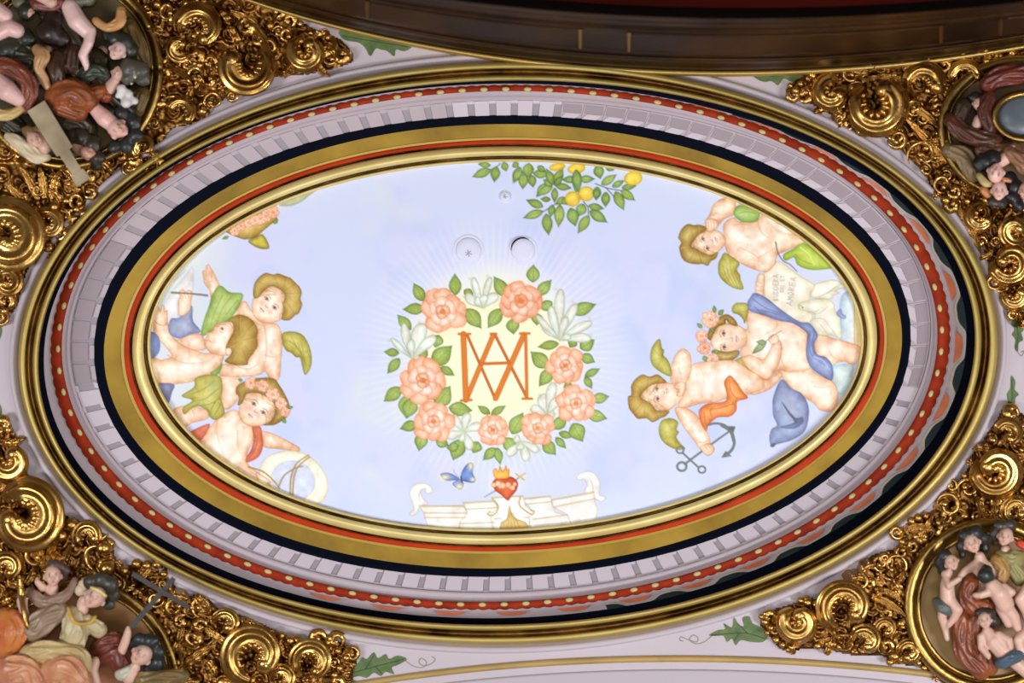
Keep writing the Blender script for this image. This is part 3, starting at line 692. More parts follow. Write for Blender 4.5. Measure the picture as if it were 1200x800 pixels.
skin(KF((518, 110), (600, 98), (650, 118), (698, 150), (712, 190), (700, 230), (690, 268), (640, 290), (580, 297), (522, 272), (500, 222), (508, 160)))
face(*KF((586, 165), (642, 216), (598, 210), (568, 236)), s=1.3)
skin(KF((515, 108), (530, 98), (540, 118), (528, 140), (516, 130)), ew=1.4)
part('hair', 'brown hair', ch3)
hairp(KF((500, 125), (482, 100), (490, 60), (540, 30), (600, 15), (700, 15), (740, 60), (770, 110), (795, 170), (785, 235), (740, 272), (700, 290), (640, 288), (690, 262), (712, 190), (690, 142), (640, 112), (600, 100), (545, 108), (520, 160), (492, 172)), 9, (160, 128, 66))
rc = part('flower', 'crown of pink roses', ch3)
for i, (x, y, r) in enumerate(((568, 42, 40), (640, 60, 38), (612, 50, 20), (698, 110, 44), (745, 160, 38), (772, 212, 32))):
    q = KF((x, y))[0]; rose(q[0], q[1], r / 5, deep=(224, 128, 98), seed=20 + i)
leaf(*KF((785, 190), (820, 182)), 4); leaf(*KF((755, 250), (775, 280)), 5); leaf(*KF((520, 30), (495, 20)), 4)
pid = P('painted_ring', 'large white ring bound with a gold cord, held by the rose crowned cherub')
outer = KF((622, 545), (648, 490), (715, 452), (800, 438), (880, 455), (950, 500), (1000, 568), (1022, 640), (1012, 700), (972, 748), (900, 770), (800, 745), (690, 690), (628, 610))
fill(outer, (246, 242, 226), edge=(226, 218, 186), ew=2.5, line=(176, 160, 110), la=.7)
sv = cur; cur = 0
fill(KF((690, 575), (735, 520), (800, 498), (862, 506), (920, 550), (946, 612), (938, 668), (900, 710), (850, 740), (760, 700), (700, 640)), (210, 217, 244), line=(176, 160, 110), la=.7)
cur = sv
part('cord', 'brown gold cord', pid)
for a in (((555, 535), (640, 562), (700, 612), (738, 660)), ((735, 645), (765, 585), (830, 542), (875, 530)), ((800, 700), (805, 600), (838, 515), (908, 465)), ((815, 700), (822, 600), (850, 530), (915, 475))): stroke(KF(*a), 2.0, (168, 140, 74), .95, 1.6, idd=True)
skin(KF((600, 570), (640, 585), (672, 606), (690, 625), (676, 632), (690, 648), (668, 650), (620, 630)), ew=1.6, nid=True)

# ------------------------------------------------ right group
pid = P('painted_cloud', 'pale blue cloud and cream shaft against the right edge')
fill(KO((835, 420), (880, 340), (950, 330), (1050, 400), (1060, 900), (850, 900), (838, 640)), (204, 222, 232), edge=(150, 176, 200), line=(130, 150, 176), la=.5, hi=(228, 238, 240))
fill(KL((990, 520), (1040, 500), (1140, 495), (1130, 600), (1060, 700), (1000, 620)), (198, 220, 222), edge=(166, 190, 190), line=(130, 150, 160), la=.5, hi=(226, 236, 232))
fill(KO((968, 400), (1010, 420), (1060, 700), (1040, 900), (972, 900)), (240, 224, 176), edge=(206, 184, 120), ew=2, line=(150, 130, 80))
pid = P('painted_dove', 'cream white dove with a raised wing beside the parchment')
fill(KO((450, 470), (480, 420), (560, 405), (700, 400), (775, 440), (785, 500), (830, 560), (842, 640), (848, 770), (760, 745), (650, 745), (600, 700), (552, 620), (590, 580), (588, 532), (520, 522), (462, 502)), (238, 234, 212), edge=(206, 204, 168), ew=3.5, line=(150, 148, 118), la=.7, hi=(248, 246, 234))
for a in (((600, 585), (680, 590), (730, 650), (790, 730)), ((650, 640), (690, 690), (720, 740)), ((585, 540), (650, 530), (720, 470)), ((520, 515), (590, 525), (640, 500))): stroke(KO(*a), .8, (176, 172, 134), .7)
stroke(KO((446, 462), (462, 462), (482, 470)), 1.0, (196, 156, 96), .8)
fill(ring_poly(*KO((484, 482))[0], .8, .7, 0, 8), (60, 50, 40), sm=0, nid=True)
part('wing', None, pid)
fill(KO((552, 350), (590, 270), (680, 236), (780, 224), (865, 262), (905, 300), (840, 305), (800, 330), (830, 345), (770, 370), (755, 402), (650, 400), (580, 392)), (240, 236, 216), edge=(204, 202, 168), ew=2.5, line=(150, 148, 118), la=.7, hi=(250, 248, 238))
for k in range(6): stroke(KO((640 + k * 18, 380 - k * 6), (720 + k * 16, 340 - k * 12), (800 + k * 12, 320 - k * 14)), .6, (180, 178, 144), .6)
fill(KO((800, 540), (840, 490), (860, 540), (895, 560), (880, 590), (840, 580)), (180, 190, 226), edge=(130, 140, 190), line=(110, 116, 160), nid=True)
pid = P('painted_parchment', 'cream parchment with handwritten lines')
fill(KO((118, 172), (180, 100), (255, 48), (330, 85), (450, 180), (600, 270), (560, 340), (545, 420), (460, 440), (450, 490), (580, 540), (548, 625), (420, 602), (300, 530), (130, 392)), (240, 234, 212), edge=(222, 210, 172), ew=3, line=(170, 152, 110), la=.75, sm=2, hi=(246, 242, 228))
# rows of handwriting, drawn letter by letter (strokes in a 4 x 6 cell)
GL = {'B': [[(0, 6), (0, 0), (2.4, 1.4), (0, 3), (2.8, 4.5), (0, 6)]], 'Q': [[(1.5, 0), (0, 3), (1.5, 6), (3, 3), (1.5, 0)], [(2, 4.6), (3.2, 6.4)]], 'D': [[(0, 6), (0, 0), (3, 1.5), (3, 4.5), (0, 6)]], 'A': [[(0, 6), (1.6, 0), (3.2, 6)], [(.7, 4), (2.6, 4)]], 'M': [[(0, 6), (.6, 0), (1.8, 4), (3, 0), (3.6, 6)]], 'O': [[(1.5, 0), (0, 3), (1.5, 6), (3, 3), (1.5, 0)]],
      'R': [[(0, 6), (0, 0), (2.6, 1.4), (0, 3), (3, 6)]], 'E': [[(3, 0), (0, 0), (0, 6), (3, 6)], [(0, 3), (2.2, 3)]], 'P': [[(0, 6), (0, 0), (2.8, 1.5), (0, 3.2)]], 'U': [[(0, 0), (.4, 5.6), (2.6, 5.6), (3, 0)]], 'T': [[(0, 0), (3.4, 0)], [(1.7, 0), (1.7, 6)]],
      'L': [[(0, 0), (0, 6), (3, 6)]], 'I': [[(1, 0), (1, 6)]], 'Z': [[(0, 0), (3, 0), (0, 6), (3, 6)]], 'S': [[(3, .6), (.4, 1), (2.8, 4.4), (0, 5.6)]], 'C': [[(3, .6), (.4, 1.4), (.4, 4.8), (3, 5.6)]], 'X': [[(0, 0), (3, 6)], [(3, 0), (0, 6)]], 'F': [[(3, 0), (0, 0), (0, 6)], [(0, 3), (2.2, 3)]]}
def write(txt, p0, p1, hgt, col, wd=.5, a=.75):
    p0, p1 = np.array(p0, float), np.array(p1, float); d = p1 - p0; L = np.linalg.norm(d); d /= L; n = np.array([-d[1], d[0]]); st = L / len(txt)
    for i, ch in enumerate(txt):
        for s in GL.get(ch, []):
            stroke([p0 + d * (st * i + q[0] * st / 4.6) + n * (q[1] / 6 * hgt) for q in s], wd, col, a, sm=0)
write('BUDDERA', *KO((208, 418), (208, 165)), 6.0, (132, 120, 120))
write('QUI ET', *KO((268, 340), (278, 175)), 4.6, (132, 120, 120))
write('AMOREA', *KO((330, 455), (372, 180)), 7.0, (126, 114, 118))

ct = P('painted_cherub', 'cherub resting its cheek on one hand above the parchment, with green drapery')
skin(KH((340, 262), (400, 222), (432, 248), (540, 238), (570, 205), (640, 250), (700, 290), (805, 345), (810, 372), (700, 422), (655, 445), (640, 500), (592, 542), (530, 532), (440, 492), (370, 442), (348, 392), (343, 345)))
crease(*KH((440, 400), (500, 430), (540, 460), (545, 510))); crease(*KH((540, 460), (590, 430), (640, 400))); crease(*KH((400, 270), (440, 262), (500, 268))); crease(*KH((540, 250), (560, 310), (600, 340))); crease(*KH((480, 375), (475, 400)), a=.4)
for x, y in ((480, 400), (560, 390), (620, 350)): blob(*KH((x, y))[0], 6, 5, (242, 196, 162), .5)
blob(*KH((400, 310))[0], 9, 7, (255, 250, 244), .6)
skin(KH((258, 205), (280, 150), (330, 113), (392, 113), (412, 150), (402, 205), (345, 232), (318, 262), (290, 290), (255, 300), (236, 285), (232, 245)))
crease(*KH((262, 210), (300, 200), (340, 210))); crease(*KH((285, 160), (330, 150), (370, 170)), a=.4)
skin(KH((548, 552), (580, 568), (578, 640), (572, 684), (528, 668), (530, 600)), ew=2)
for y in (600, 625, 650): crease(*KH((532, y), (572, y + 6)), a=.5)
part('drapery', 'lime green drapery', ct)
fill(KH((398, 190), (430, 150), (500, 168), (552, 198), (532, 246), (460, 252), (412, 225)), (166, 196, 108), edge=(110, 150, 66), ew=3, line=(84, 118, 52), hi=(196, 216, 142))
fill(KH((690, 440), (750, 405), (805, 372), (870, 408), (940, 468), (985, 515), (900, 530), (830, 526), (772, 500), (752, 458), (702, 477)), (184, 208, 78), edge=(124, 160, 48), ew=3, line=(92, 124, 44), hi=(214, 228, 124))
stroke(KH((790, 400), (840, 440), (870, 500)), 1.5, (222, 232, 140), .8); stroke(KH((760, 440), (790, 470), (860, 500)), .9, (120, 152, 50), .7); stroke(KH((430, 200), (470, 190), (530, 200)), .8, (100, 140, 64), .7)
part('cloth', 'white cloth', ct)
fill(KH((588, 218), (650, 238), (750, 290), (800, 335), (750, 322), (700, 322), (640, 288), (600, 252)), (248, 244, 238), edge=(226, 206, 186), line=(190, 156, 130), la=.5)
part('belt', 'dark belt', ct); stroke(KH((645, 368), (658, 430), (690, 478), (730, 500), (770, 540)), 1.6, (104, 108, 84), .9, 1.0, idd=True)
part('wing', 'golden wing', ct)
wing(KH((345, 430), (382, 450), (432, 490), (418, 530), (436, 560), (440, 590), (456, 642), (400, 637), (345, 602), (313, 560), (308, 500), (325, 460)))
for k in range(4): stroke(KH((335 + k * 22, 500 + k * 4), (350 + k * 20, 560), (385 + k * 16, 615)), .7, (140, 122, 44), .6)
part('head', None, ct)
skin(KH((150, 380), (172, 340), (210, 308), (250, 298), (310, 303), (345, 338), (352, 370), (332, 402), (290, 437), (240, 443), (190, 415)))
face(*KH((220, 348), (247, 404), (272, 362), (296, 354)), s=1.2)
skin(KH((234, 242), (262, 230), (290, 234), (308, 250), (302, 285), (278, 300), (255, 310), (236, 290)), ew=2)
for x in (250, 266, 282): crease(*KH((x, 250), (x + 2, 285)))
part('hair', 'brown curls', ct)
hairp(KH((80, 400), (92, 370), (75, 340), (95, 290), (130, 262), (165, 268), (200, 266), (236, 280), (232, 302), (190, 330), (160, 368), (152, 392), (190, 412), (232, 436), (270, 442), (306, 425), (296, 462), (265, 480), (248, 506), (215, 495), (185, 498), (130, 488), (96, 462)), 12, (166, 134, 66))

cb = P('painted_cherub', 'cherub with a blue scarf and roses in its hair, holding a leaf to its chest')
sub = part('leg', None, cb)
skin(KL((885, 308), (960, 305), (1010, 320), (1190, 378), (1180, 450), (1148, 498), (1090, 480), (1040, 482), (1000, 502), (950, 462), (890, 430)))
crease(*KL((980, 400), (1000, 440), (1040, 460))); blob(*KL((1030, 380))[0], 9, 6, SKH, .7); blob(*KL((1110, 420))[0], 8, 5, (240, 190, 158), .6)
skin(KL((640, 540), (700, 535), (760, 535), (830, 505), (900, 560), (1005, 612), (1042, 700), (1015, 800), (925, 805), (870, 752), (760, 682), (680, 602)))
crease(*KL((880, 640), (930, 650), (1000, 640))); crease(*KL((800, 545), (860, 560))); blob(*KL((940, 730))[0], 7, 7, SKH, .7); blob(*KL((840, 620))[0], 14, 8, SKH, .5, .5)
cur = cb
skin(KL((375, 245), (430, 262), (425, 200), (418, 165), (445, 145), (560, 172), (640, 205), (750, 212), (832, 278), (828, 400), (856, 490), (832, 535), (720, 548), (650, 535), (560, 600), (480, 562), (408, 482), (388, 400), (425, 345)))
crease(*KL((630, 205), (625, 250), (560, 290))); crease(*KL((768, 340), (775, 400)), a=.6); crease(*KL((670, 380), (660, 460), (700, 530), (800, 535))); crease(*KL((420, 460), (500, 450), (545, 452)))
blob(*KL((735, 420))[0], 13, 14, (255, 240, 226), .6); blob(*KL((500, 230))[0], 12, 7, (255, 248, 238), .6); blob(*KL((700, 270))[0], 9, 7, (248, 214, 196), .6)
skin(KL((440, 600), (460, 560), (560, 600), (640, 548), (668, 570), (600, 650), (500, 695), (440, 690), (432, 640)))
part('drapery', 'slate blue drapery', cb)
fill(KL((434, 80), (455, 45), (482, 18), (560, 50), (660, 130), (780, 210), (850, 222), (905, 300), (882, 360), (900, 428), (962, 450), (1003, 510), (1002, 602), (930, 572), (862, 520), (828, 440), (832, 330), (828, 282), (740, 222), (640, 202), (560, 172), (482, 150), (440, 130)), (140, 152, 196), edge=(96, 108, 158), ew=3, line=(72, 82, 126), hi=(172, 182, 218))
for a in (((470, 60), (560, 120), (660, 160), (780, 230)), ((500, 130), (600, 150), (700, 190), (800, 250)), ((850, 290), (850, 380), (870, 440), (950, 500)), ((880, 300), (865, 360), (880, 430)), ((480, 110), (520, 150))): stroke(KL(*a), 1.1, (92, 104, 152), .7, .6)
stroke(KL((880, 445), (940, 470), (980, 530)), 1.6, (190, 202, 234), .7)
fill(KG((742, 430), (745, 380), (782, 298), (830, 340), (872, 360), (902, 400), (912, 460), (892, 540), (832, 582), (762, 602), (736, 612), (726, 570), (737, 530), (762, 512), (745, 470)), (150, 162, 198), edge=(106, 116, 158), ew=4, line=(78, 86, 124), hi=(180, 190, 216))
fill(KG((782, 400), (800, 420), (850, 480), (880, 470), (885, 500), (840, 530), (770, 520), (845, 500), (815, 460)), (118, 128, 162), edge=(92, 100, 136), ew=2, nid=True, sm=2)
fill(KG((738, 600), (755, 596), (748, 614), (730, 612)), (96, 98, 110), nid=True)
part('wing', 'golden wing', cb)
wing(KL((330, 120), (345, 95), (370, 84), (432, 90), (440, 150), (415, 222), (402, 190), (370, 162), (336, 150)), 4)
wing(KL((324, 520), (350, 470), (400, 448), (425, 480), (432, 512), (452, 560), (442, 590), (450, 600), (432, 625), (468, 672), (460, 690), (400, 672), (340, 612)))
for k in range(5): stroke(KL((345 + k * 14, 500), (350 + k * 18, 560), (390 + k * 14, 640)), .8, (140, 134, 52), .6)
part('arm', None, cb)
skin(KL((395, 452), (450, 432), (530, 462), (560, 440), (592, 372), (600, 340), (645, 330), (665, 372), (662, 420), (642, 500), (600, 560), (560, 598), (480, 562), (410, 490)))
skin(KL((575, 318), (600, 296), (630, 296), (646, 320), (640, 350), (610, 362), (584, 352)), ew=1.8)
for x in (592, 608, 624): crease(*KL((x, 305), (x + 4, 335)))
crease(*KL((590, 372), (620, 362), (655, 372))); blob(*KL((600, 460))[0], 5, 12, SKH, .7, .4)
part('leaf', 'grey green leaf sprig', cb)
leaf(*KL((560, 345), (462, 428)), 8, (150, 160, 130), (110, 120, 110), (84, 92, 92)); leaf(*KL((560, 350), (490, 345)), 6, (160, 168, 140), (120, 128, 116), (90, 96, 96)); stroke(KL((560, 340), (610, 300), (662, 270)), .8, (128, 100, 110), .8)
part('head', None, cb)
skin(KL((188, 332), (220, 258), (290, 222), (372, 233), (424, 280), (428, 330), (402, 377), (332, 408), (250, 413), (198, 380)), edge=(226, 176, 130))
face(*KL((276, 288), (280, 380), (330, 330), (362, 326)), s=1.35)
part('hair', 'brown hair', cb)
hairp(KL((245, 180), (295, 160), (345, 190), (368, 238), (320, 228), (290, 200), (285, 225), (235, 245), (210, 285), (185, 335), (165, 300), (200, 220)), 6, (140, 106, 58))
hairp(KL((205, 400), (300, 412), (375, 402), (370, 442), (305, 478), (242, 466), (198, 425)), 5, (140, 106, 58))
part('flower', 'crown of pink roses', cb)
for i, (x, y, r) in enumerate(((185, 195, 62), (125, 305, 48), (145, 385, 52), (200, 462, 46), (185, 500, 28))):
    q = KL((x, y))[0]; rose(q[0], q[1], r / 5.714, deep=(230, 138, 96), seed=40 + i)
for b, t, w_ in (((215, 150), (210, 100), 5), ((240, 165), (275, 128), 6), ((130, 250), (95, 222), 5), ((190, 270), (212, 262), 7), ((140, 440), (160, 480), 6), ((210, 400), (245, 425), 5), ((220, 490), (262, 510), 7), ((200, 500), (232, 526), 5)): leaf(*KL(b, t), w_)

cl = P('painted_cherub', 'cherub lying with a hand to its mouth, an orange cloth at its hip')
skin(KG((328, 262), (380, 222), (450, 213), (560, 208), (620, 245), (690, 290), (700, 340), (640, 362), (600, 382), (540, 384), (480, 402), (400, 412), (330, 432), (298, 422), (320, 372), (335, 322)))
crease(*KG((400, 240), (420, 300), (400, 390)), a=.35); crease(*KG((345, 250), (352, 270), (348, 300)), a=.8); crease(*KG((410, 385), (414, 370)), a=.7)
blob(*KG((440, 320))[0], 18, 16, (255, 246, 234), .5)
skin(KG((284, 432), (330, 430), (382, 460), (422, 522), (442, 562), (450, 602), (428, 642), (398, 622), (378, 592), (340, 542), (300, 482)))
crease(*KG((395, 590), (420, 592), (440, 580)), a=.7)
part('arm', None, cl)
skin(KG((262, 290), (265, 240), (288, 182), (320, 153), (352, 175), (362, 230), (352, 282), (325, 325), (295, 320), (268, 312)))
crease(*KG((278, 200), (300, 170), (325, 165), (345, 185)), a=.7); crease(*KG((300, 240), (310, 280), (318, 300)), a=.5)
part('drapery', 'orange drapery', cl)
fill(KG((515, 312), (540, 278), (572, 308), (600, 352), (625, 385), (576, 402), (572, 442), (540, 472), (482, 477), (442, 512), (430, 540), (402, 492), (398, 440), (440, 410), (512, 402), (528, 375)), (234, 146, 80), edge=(200, 98, 40), ew=3.2, line=(160, 74, 32), hi=(246, 178, 112))
for a in (((540, 300), (545, 350), (575, 390)), ((450, 440), (500, 430), (560, 410)), ((420, 450), (425, 490), (430, 520)), ((455, 470), (450, 440), (470, 425))): stroke(KG(*a), 1, (190, 96, 44), .7)
part('wing', 'olive wing', cl)
wing(KG((266, 282), (220, 265), (180, 232), (168, 190), (180, 140), (212, 108), (222, 150), (232, 160), (230, 185), (246, 200), (262, 232)))
wing(KG((270, 480), (300, 500), (290, 530), (302, 545), (290, 570), (310, 600), (332, 622), (290, 626), (230, 592), (208, 540), (222, 490)))
part('head', None, cl)
skin(KG((128, 372), (150, 330), (200, 308), (282, 320), (312, 350), (322, 382), (290, 415), (262, 438), (240, 447), (190, 432), (150, 402)))
face(*KG((200, 341), (204, 388), (232, 360), (246, 352)), s=1.25)
skin(KG((280, 335), (298, 312), (318, 308), (332, 320), (330, 352), (312, 378), (290, 372), (300, 350)), ew=1.8)
for y in (330, 345, 358): crease(*KG((290, y), (312, y - 4)), a=.6)
skin(KG((212, 440), (235, 440), (236, 452), (218, 455)), ew=1.2)
part('hair', 'golden brown curls', cl)
hairp(KG((80, 350), (78, 330), (95, 300), (130, 275), (165, 285), (200, 274), (225, 290), (242, 312), (180, 322), (132, 360), (130, 386), (172, 412), (200, 442), (256, 445), (240, 470), (215, 480), (180, 498), (150, 480), (110, 482), (85, 455), (68, 430), (64, 380), (78, 372)), 12)
pa = P('painted_anchor', 'grey green anchor held by the lying cherub')
AC = (112, 122, 116)
stroke(KG((330, 694), (440, 612), (545, 536)), 2.6, AC, 1, 2.2, idd=True)
stroke(KG((318, 640), (396, 712)), 2.2, AC, 1, idd=True)
for x, y, r, w_ in ((316, 706, 22, 2.6), (308, 628, 17, 2.0), (410, 720, 17, 2.2)):
    q = KG((x, y))[0]; stroke(list(ring_poly(q[0], q[1], r / 4, r / 4.3, 0, 14)) + [ring_poly(q[0], q[1], r / 4, r / 4.3, 0, 14)[0]], w_, AC, 1, sm=0, idd=True)
stroke(KG((438, 512), (470, 504), (515, 512), (548, 545), (562, 590), (552, 625), (528, 648)), 2.4, AC, 1, 3.6, idd=True); stroke(KG((505, 512), (545, 540), (560, 585)), 4.5, AC, 1, 4, idd=True)
fill(KG((530, 516), (568, 517), (556, 556), (540, 545)), AC, sm=0); fill(KG((500, 665), (522, 632), (550, 658)), AC, sm=0)
cur = cl
skin(KG((402, 615), (430, 600), (452, 602), (470, 620), (462, 642), (440, 656), (420, 645)), ew=1.8)
for a in (((425, 610), (446, 640)), ((440, 606), (458, 632))): crease(*KG(*a))

# ------------------------------------------------ lemon branches
pid = P('painted_lemon_branch', 'leafy lemon branches hanging from the upper edge')
for a in (((790, 140), (850, 162), (925, 175)), ((735, 225), (755, 250), (758, 285)), ((545, 272), (590, 245), (620, 220)), ((840, 160), (868, 190), (885, 215)), ((300, 75), (330, 60), (345, 45)), ((430, 60), (455, 95), (450, 110))): stroke(KC(*a), 1.1, (86, 92, 86), .9, idd=True)
_lv = [((300, 75), (212, 110), 42), ((325, 60), (317, 135), 45), ((360, 40), (374, 84), 34), ((300, 55), (238, 48), 26), ((440, 65), (405, 140), 44), ((455, 95), (450, 168), 45), ((480, 45), (472, 115), 52), ((490, 100), (500, 160), 40), ((500, 92), (575, 100), 40), ((560, 140), (515, 205), 40),
       ((520, 60), (560, 85), 30), ((590, 150), (512, 198), 36), ((590, 150), (545, 120), 34), ((595, 145), (560, 68), 40), ((600, 140), (640, 68), 44), ((605, 150), (682, 162), 34), ((700, 120), (632, 122), 34), ((705, 70), (700, 190), 46), ((715, 120), (790, 118), 36), ((800, 55), (815, 120), 50),
       ((820, 145), (892, 97), 38), ((870, 155), (928, 125), 30), ((915, 160), (985, 150), 30), ((912, 172), (978, 220), 40), ((885, 178), (925, 266), 48), ((840, 180), (838, 252), 42), ((800, 155), (795, 220), 42), ((758, 244), (834, 258), 34), ((765, 268), (848, 323), 48), ((760, 290), (708, 375), 46),
       ((735, 235), (712, 295), 50), ((675, 255), (698, 342), 56), ((625, 240), (618, 346), 48), ((590, 240), (580, 298), 34), ((560, 282), (572, 384), 50), ((545, 270), (450, 302), 40), ((545, 248), (465, 216), 40), ((580, 215), (532, 212), 26), ((650, 205), (605, 240), 34), ((600, 160), (600, 232), 32), ((840, 60), (880, 78), 30), ((640, 210), (660, 240), 34), ((430, 45), (400, 62), 30)]
for i, (b, t, w_) in enumerate(_lv):
    g = [(140, 166, 78), (122, 152, 74), (164, 184, 90)][i % 3]
    part('leaf', None, pid); leaf(*KC(b, t), w_ / 4, g, (84, 122, 58), (50, 88, 56))
for x, y, a, b in ((612, 62, 38, 18), (702, 70, 42, 24), (968, 116, 43, 33), (748, 188, 37, 35), (684, 212, 36, 36)):
    part('lemon', 'yellow lemon', pid); q = KC((x, y))[0]
    fill(ring_poly(q[0], q[1], a / 4, b / 4, -.15, 18), (240, 212, 62), edge=(206, 168, 40), ew=2.4, line=(160, 126, 40), la=.7, hi=(250, 234, 116), sm=0); blob(q[0] + 1, q[1] + 2, 4, 3, (226, 170, 60), .4)
for b, t, w_ in (((700, 75), (712, 185), 44), ((600, 150), (640, 100), 30), ((800, 165), (790, 215), 36)):
    part('leaf', None, pid); leaf(*KC(b, t), w_ / 4, (116, 152, 84), (74, 116, 66), (48, 86, 58))

# ------------------------------------------------ the wreath and the monogram
wr = P('painted_wreath', 'round wreath of salmon roses, white lilies and green leaves')
def q1(K, x, y): return K((x, y))[0]
lA = [((265, 250), (218, 165), 54), ((270, 285), (166, 290), 54), ((205, 385), (142, 313), 50), ((415, 222), (412, 120), 58), ((455, 200), (502, 228), 40), ((468, 288), (537, 380), 70), ((655, 228), (594, 134), 62), ((778, 162), (780, 78), 62), ((800, 222), (866, 150), 54), ((628, 288), (566, 378), 64), ((680, 335), (688, 408), 62),
      ((802, 310), (795, 365), 56), ((960, 305), (1076, 264), 62), ((898, 450), (798, 466), 44), ((1000, 472), (1068, 432), 64), ((1005, 505), (1070, 538), 50), ((848, 560), (766, 486), 70), ((868, 568), (806, 652), 60), ((1022, 602), (1094, 566), 36), ((1022, 606), (1056, 662), 36), ((308, 548), (400, 458), 84), ((345, 560), (412, 600), 40),
      ((250, 520), (282, 470), 44), ((150, 494), (78, 488), 40), ((152, 520), (95, 592), 48), ((335, 410), (320, 470), 60), ((160, 658), (78, 722), 62), ((190, 690), (184, 802), 80), ((325, 740), (392, 648), 86), ((960, 640), (920, 655), 40), ((830, 250), (860, 300), 60), ((975, 430), (950, 470), 46)]
lB = [((210, 110), (190, 200), 74), ((235, 225), (153, 250), 52), ((262, 268), (243, 354), 62), ((325, 300), (385, 330), 50), ((385, 150), (496, 164), 66), ((440, 300), (403, 398), 76), ((577, 180), (518, 140), 34), ((583, 182), (652, 140), 36), ((520, 310), (498, 364), 60), ((680, 272), (732, 172), 72), ((648, 292), (696, 362), 62),
      ((603, 340), (543, 397), 48), ((610, 338), (626, 418), 40), ((828, 308), (886, 372), 60), ((878, 250), (938, 185), 56), ((885, 290), (934, 342), 36), ((900, 268), (968, 288), 36), ((1055, 112), (1137, 97), 50), ((1032, 178), (1128, 202), 56), ((965, 225), (1012, 310), 78), ((430, 330), (372, 340), 44)]
for t_, K in ((lA, KA), (lB, KB)):
    for b, t, w_ in t_:
        part('leaf', None, wr); leaf(*K(b, t), w_ / 4)
lilies = [(KA, 545, 280, [(-62, -135, 36), (20, -145, 34), (-90, -50, 46), (60, -70, 50), (-40, -40, 40), (0, -60, 40)], 'top lily'),
          (KA, 215, 520, [(-110, -85, 30), (-60, -160, 44), (30, -170, 70), (95, -115, 50), (-20, -90, 40)], ''),
          (KA, 905, 430, [(-20, -235, 50), (60, -175, 46), (140, -95, 44), (145, -20, 46), (-90, -60, 40), (-120, -100, 34), (-60, -150, 44), (20, -110, 40), (50, -20, 30)], ''),
          (KA, 850, 780, [(-85, -20, 50), (-40, -90, 60), (10, -150, 50), (40, -80, 46), (30, 0, 40)], ''),
          (KB, 455, 262, [(-60, -72, 40), (10, -90, 44), (80, -40, 44), (-80, 30, 44), (40, 82, 44), (-10, 50, 30)], ''),
          (KB, 720, 310, [(-55, 70, 44), (40, 85, 46), (90, 35, 40), (-30, -20, 40), (0, 40, 40)], '')]
for K, x, y, pt, _ in lilies:
    part('lily', 'white lily', wr); q = q1(K, x, y); lily(q[0], q[1], [(a / 4, b / 4, c / 4) for a, b, c in pt])
for i, (K, x, y, r) in enumerate(((KA, 355, 300, 118), (KA, 722, 250, 112), (KA, 932, 552, 98), (KA, 262, 622, 122), (KB, 312, 215, 106), (KB, 590, 255, 86), (KB, 802, 246, 90), (KB, 980, 130, 98))):
    part('rose', 'salmon rose', wr); q = q1(K, x, y); rose(q[0], q[1], r / 4, deep=(234, 134, 84) if i != 1 else (226, 112, 62), seed=60 + i)
q = q1(KA, 718, 245); blob(q[0], q[1], 9, 8, (224, 118, 60), .6)
pid = P('painted_monogram', 'orange interlaced capital letters A and M')
OC, OD = (222, 128, 44), (184, 90, 34)
def bar(K, a, b, w0, col=OC):
    a, b = np.array(K(a)[0]), np.array(K(b)[0]); stroke([a, b], w0 / 4 + .5, OD, 1, sm=0, idd=True); stroke([a, b], w0 / 4 - .6, col, 1, sm=0)
bar(KA, (470, 410), (600, 706), 11, (206, 110, 40)); bar(KA, (600, 408), (748, 700), 12, (206, 110, 40))
bar(KA, (736, 408), (603, 706), 24); bar(KA, (592, 410), (468, 706), 22)
bar(KA, (528, 545), (668, 540), 12, (214, 118, 44)); bar(KA, (452, 405), (464, 714), 25); bar(KA, (744, 405), (750, 705), 13)
for a, b in (((430, 405), (484, 405)), ((441, 717), (490, 714)), ((718, 402), (762, 402)), ((730, 708), (774, 708)), ((580, 404), (606, 404))): bar(KA, a, b, 9)

# ------------------------------------------------ heart, butterfly, balustrade
bal = P('painted_balustrade', 'white and gold painted balustrade with scroll ends')
WH = dict(edge=(224, 224, 222), ew=2.5, line=(168, 140, 78), la=.85, lw=.8)
fill(KQ((48, 190), (55, 160), (78, 132), (115, 122), (158, 135), (178, 165), (158, 186), (132, 172), (138, 158), (118, 160), (112, 180), (125, 212), (152, 240), (108, 255), (92, 292), (62, 308), (48, 292), (72, 272), (64, 235)), (240, 240, 238), **WH)
fill(KQ((985, 92), (1020, 64), (1068, 60), (1108, 92), (1120, 140), (1116, 190), (1142, 196), (1152, 212), (1128, 226), (1090, 212), (1030, 178), (1045, 135), (1030, 105), (1005, 108)), (240, 240, 238), **WH)
fill(KQ((98, 248), (350, 248), (372, 290), (365, 335), (330, 345), (328, 400), (160, 400), (125, 290)), (243, 242, 240), sm=0, **WH)
fill(KQ((345, 230), (520, 222), (548, 262), (540, 320), (520, 400), (325, 400), (330, 345), (372, 290)), (240, 240, 238), sm=0, **WH)
fill(KQ((680, 210), (840, 193), (850, 240), (870, 290), (936, 303), (965, 365), (730, 400), (720, 320), (735, 280)), (240, 240, 238), sm=0, **WH)
fill(KQ((848, 215), (1086, 170), (1090, 228), (1106, 272), (1095, 330), (960, 366), (936, 303), (852, 258)), (243, 242, 240), sm=0, **WH)
fill(KQ((508, 203), (688, 193), (700, 250), (748, 288), (722, 320), (722, 400), (520, 400), (498, 300), (548, 260)), (244, 243, 240), sm=0, **WH)
